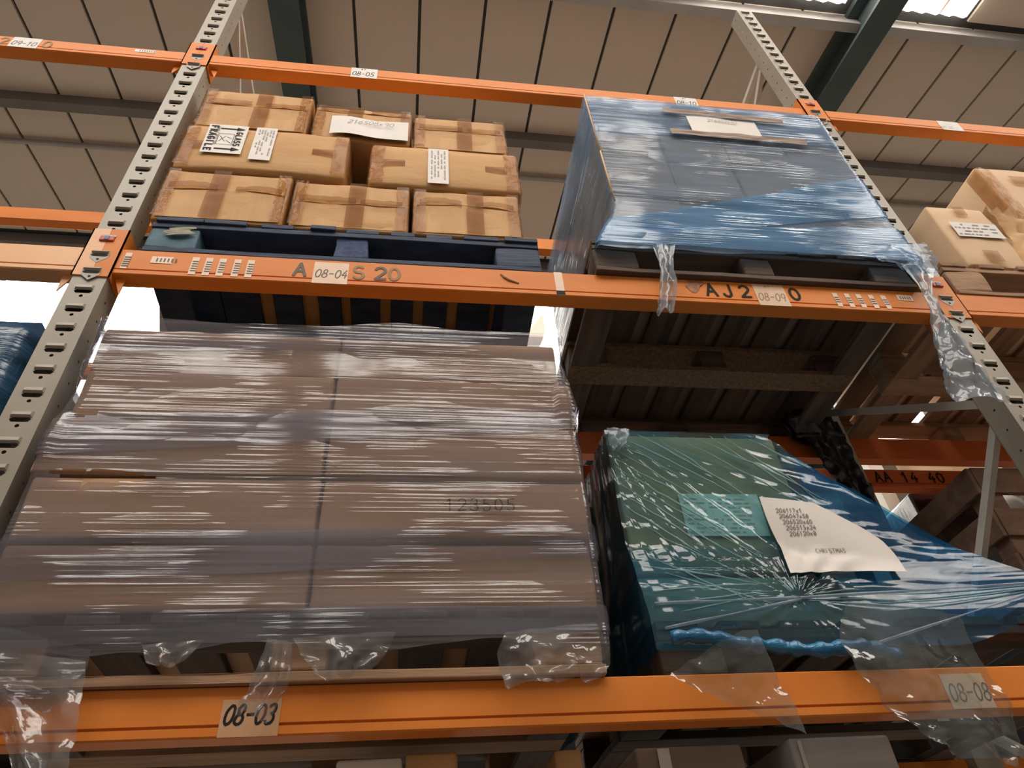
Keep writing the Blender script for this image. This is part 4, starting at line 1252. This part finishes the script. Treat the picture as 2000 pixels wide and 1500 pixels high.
# pulled folds: straight ridges in the sheet, from the carton's top and left edge towards the gather, and round the gather
rf = random.Random(3)
def fold_line(a, b, r, lift=.0016, k=14):
    pts = []
    for i in range(k + 1):
        q = i / k
        x, z = a[0] + (b[0] - a[0]) * q, a[1] + (b[1] - a[1]) * q
        if z > d_top(x) - .012: break
        pts.append((x, d_y(x, z) - lift, z + .0015 * math.sin(q * 5 + a[0] * 30)))
    if len(pts) < 4: return
    MB().tube(pts, lambda q: max(.0004, r * (1 - abs(2 * q - 1) ** 2.5)), 6).build('film_fold', 'film_fold', fd, smooth=True)
for k in range(9):
    x0 = 1.47 + .052 * k + rf.uniform(-.012, .012)
    fold_line((x0, -.615), (x0 + rf.uniform(.24, .36), -.615 - rf.uniform(.17, .24)), rf.uniform(.0012, .0030))
for k in range(9):
    z0 = -.64 - .028 * k + rf.uniform(-.008, .008)
    L = rf.uniform(.16, .36)
    fold_line((1.445, z0), (1.445 + L, z0 - L * rf.uniform(.62, .85)), rf.uniform(.0012, .0028))
for k in range(7):
    z0 = -1.0 - .026 * k
    fold_line((1.45 + rf.uniform(0, .1), z0 + rf.uniform(-.01, .01)), (GX - rf.uniform(.02, .10), GZ + rf.uniform(-.03, .05)), rf.uniform(.0010, .0022))
for k in range(12):
    a = math.radians(25 - 14 * k + rf.uniform(-4, 4)) if k < 4 else math.radians(rf.uniform(20, 150))
    L = rf.uniform(.10, .55) if k < 4 else rf.uniform(.05, .10)
    fold_line((GX + .02 * math.cos(a), GZ + .02 * math.sin(a)), (GX + L * math.cos(a) * (1 if a < 1.6 else .9), GZ + L * math.sin(a) * (.25 if k < 4 else .8)), rf.uniform(.0010, .0022))
for k in range(4):
    fold_line((1.95 + rf.uniform(0, .1), -1.10 - .018 * k + rf.uniform(-.01, .01)), (2.47, -1.088 - .004 * k), rf.uniform(.0012, .0026))
tail(fd, [(1.60, -1.225), (1.50, -1.27), (1.42, -1.312)], [(1.632, -1.225), (1.645, -1.33), (1.667, -1.432)], -.046, 'film_tail', folds=.8, fold=.008, crumple=.01, seed=31)
tail(fd, [(1.86, -1.165), (1.800, -1.25), (1.835, -1.37), (1.955, -1.475)], [(2.115, -1.20), (2.105, -1.29), (2.150, -1.395), (2.085, -1.500)], -.050, 'film_tail', folds=1.3, fold=.014, crumple=.02, nu=36, nv=40, seed=32)
# corner knot at the top left of the carton
tail(fd, [(1.436, -.60), (1.436, -.64), (1.44, -.675)], [(1.50, -.605), (1.495, -.64), (1.47, -.672)], .074, 'film_blue_scrap', folds=2, crumple=.02, seed=33)

# paper on the teal film
t = thing('paper_sheet', 'creased white paper sheet listing handwritten stock, on the blue and teal film', 'paper', (1.95, .0, -1.05))
outl_l = [(1.815, -1.046), (1.822, -.98), (1.808, -.90), (1.806, -.828)]
outl_r = [(2.118, -1.046), (2.125, -1.000), (2.095, -.935), (1.955, -.842)]
CL, CR = chaikin(outl_l, 1), chaikin(outl_r, 1)
def pfn(x, z):
    return min(.080, d_y(x, z)) - .012 - .010 * max(0, (x - 1.9)) - .006 * math.sin((x + z) * 14)
def pg(u, v):
    a, _ = along(CL, v); b, _ = along(CR, v)
    p = a + (b - a) * u
    return (p.x, pfn(p.x, p.y), p.y)
o = MB().grid(pg, 24, 24).build('paper', 'paper', t, smooth=True)
l = MB()
for k, tx_ in enumerate(('206117x1', '206047x58', '206520x60', '206515x24', '206120x8')):
    letters(l, tx_, .0115, .0016, 1.838 + .004 * k, -.875 - .0165 * k, 0, adv=.78, wob=.04, slant=.1, fn=lambda x, z: pfn(x, z) - .0014)
l.build('handwriting', 'ink_grey', o)
l = MB()
letters(l, 'CHRISTMAS', .0115, .0012, 1.905, -.990, 0, adv=.78, wob=.02, fn=lambda x, z: pfn(x, z) - .0014)
l.build('handwriting', 'ink_grey', o)

# ---- black film scrap hanging on the rear upright
t = thing('film_bundle', 'black crumpled film hanging on the rear upright behind the blue film', 'film', (2.6, .78, -.4))
MB().rbox(2.47, 2.70, .74, .80, -.09, .03, r=.03, n=6, jit=.06, seed=4).build('film_knot', 'black_film', t, smooth=True)
tail(t, [(2.50, -.04), (2.53, -.14), (2.56, -.28), (2.58, -.52)], [(2.70, .0), (2.70, -.14), (2.705, -.30), (2.71, -.55)], .755, 'black_film', folds=2, fold=.02, crumple=.03, seed=41)
for ob in bpy.data.objects:
    if '_b' in ob: del ob['_b']
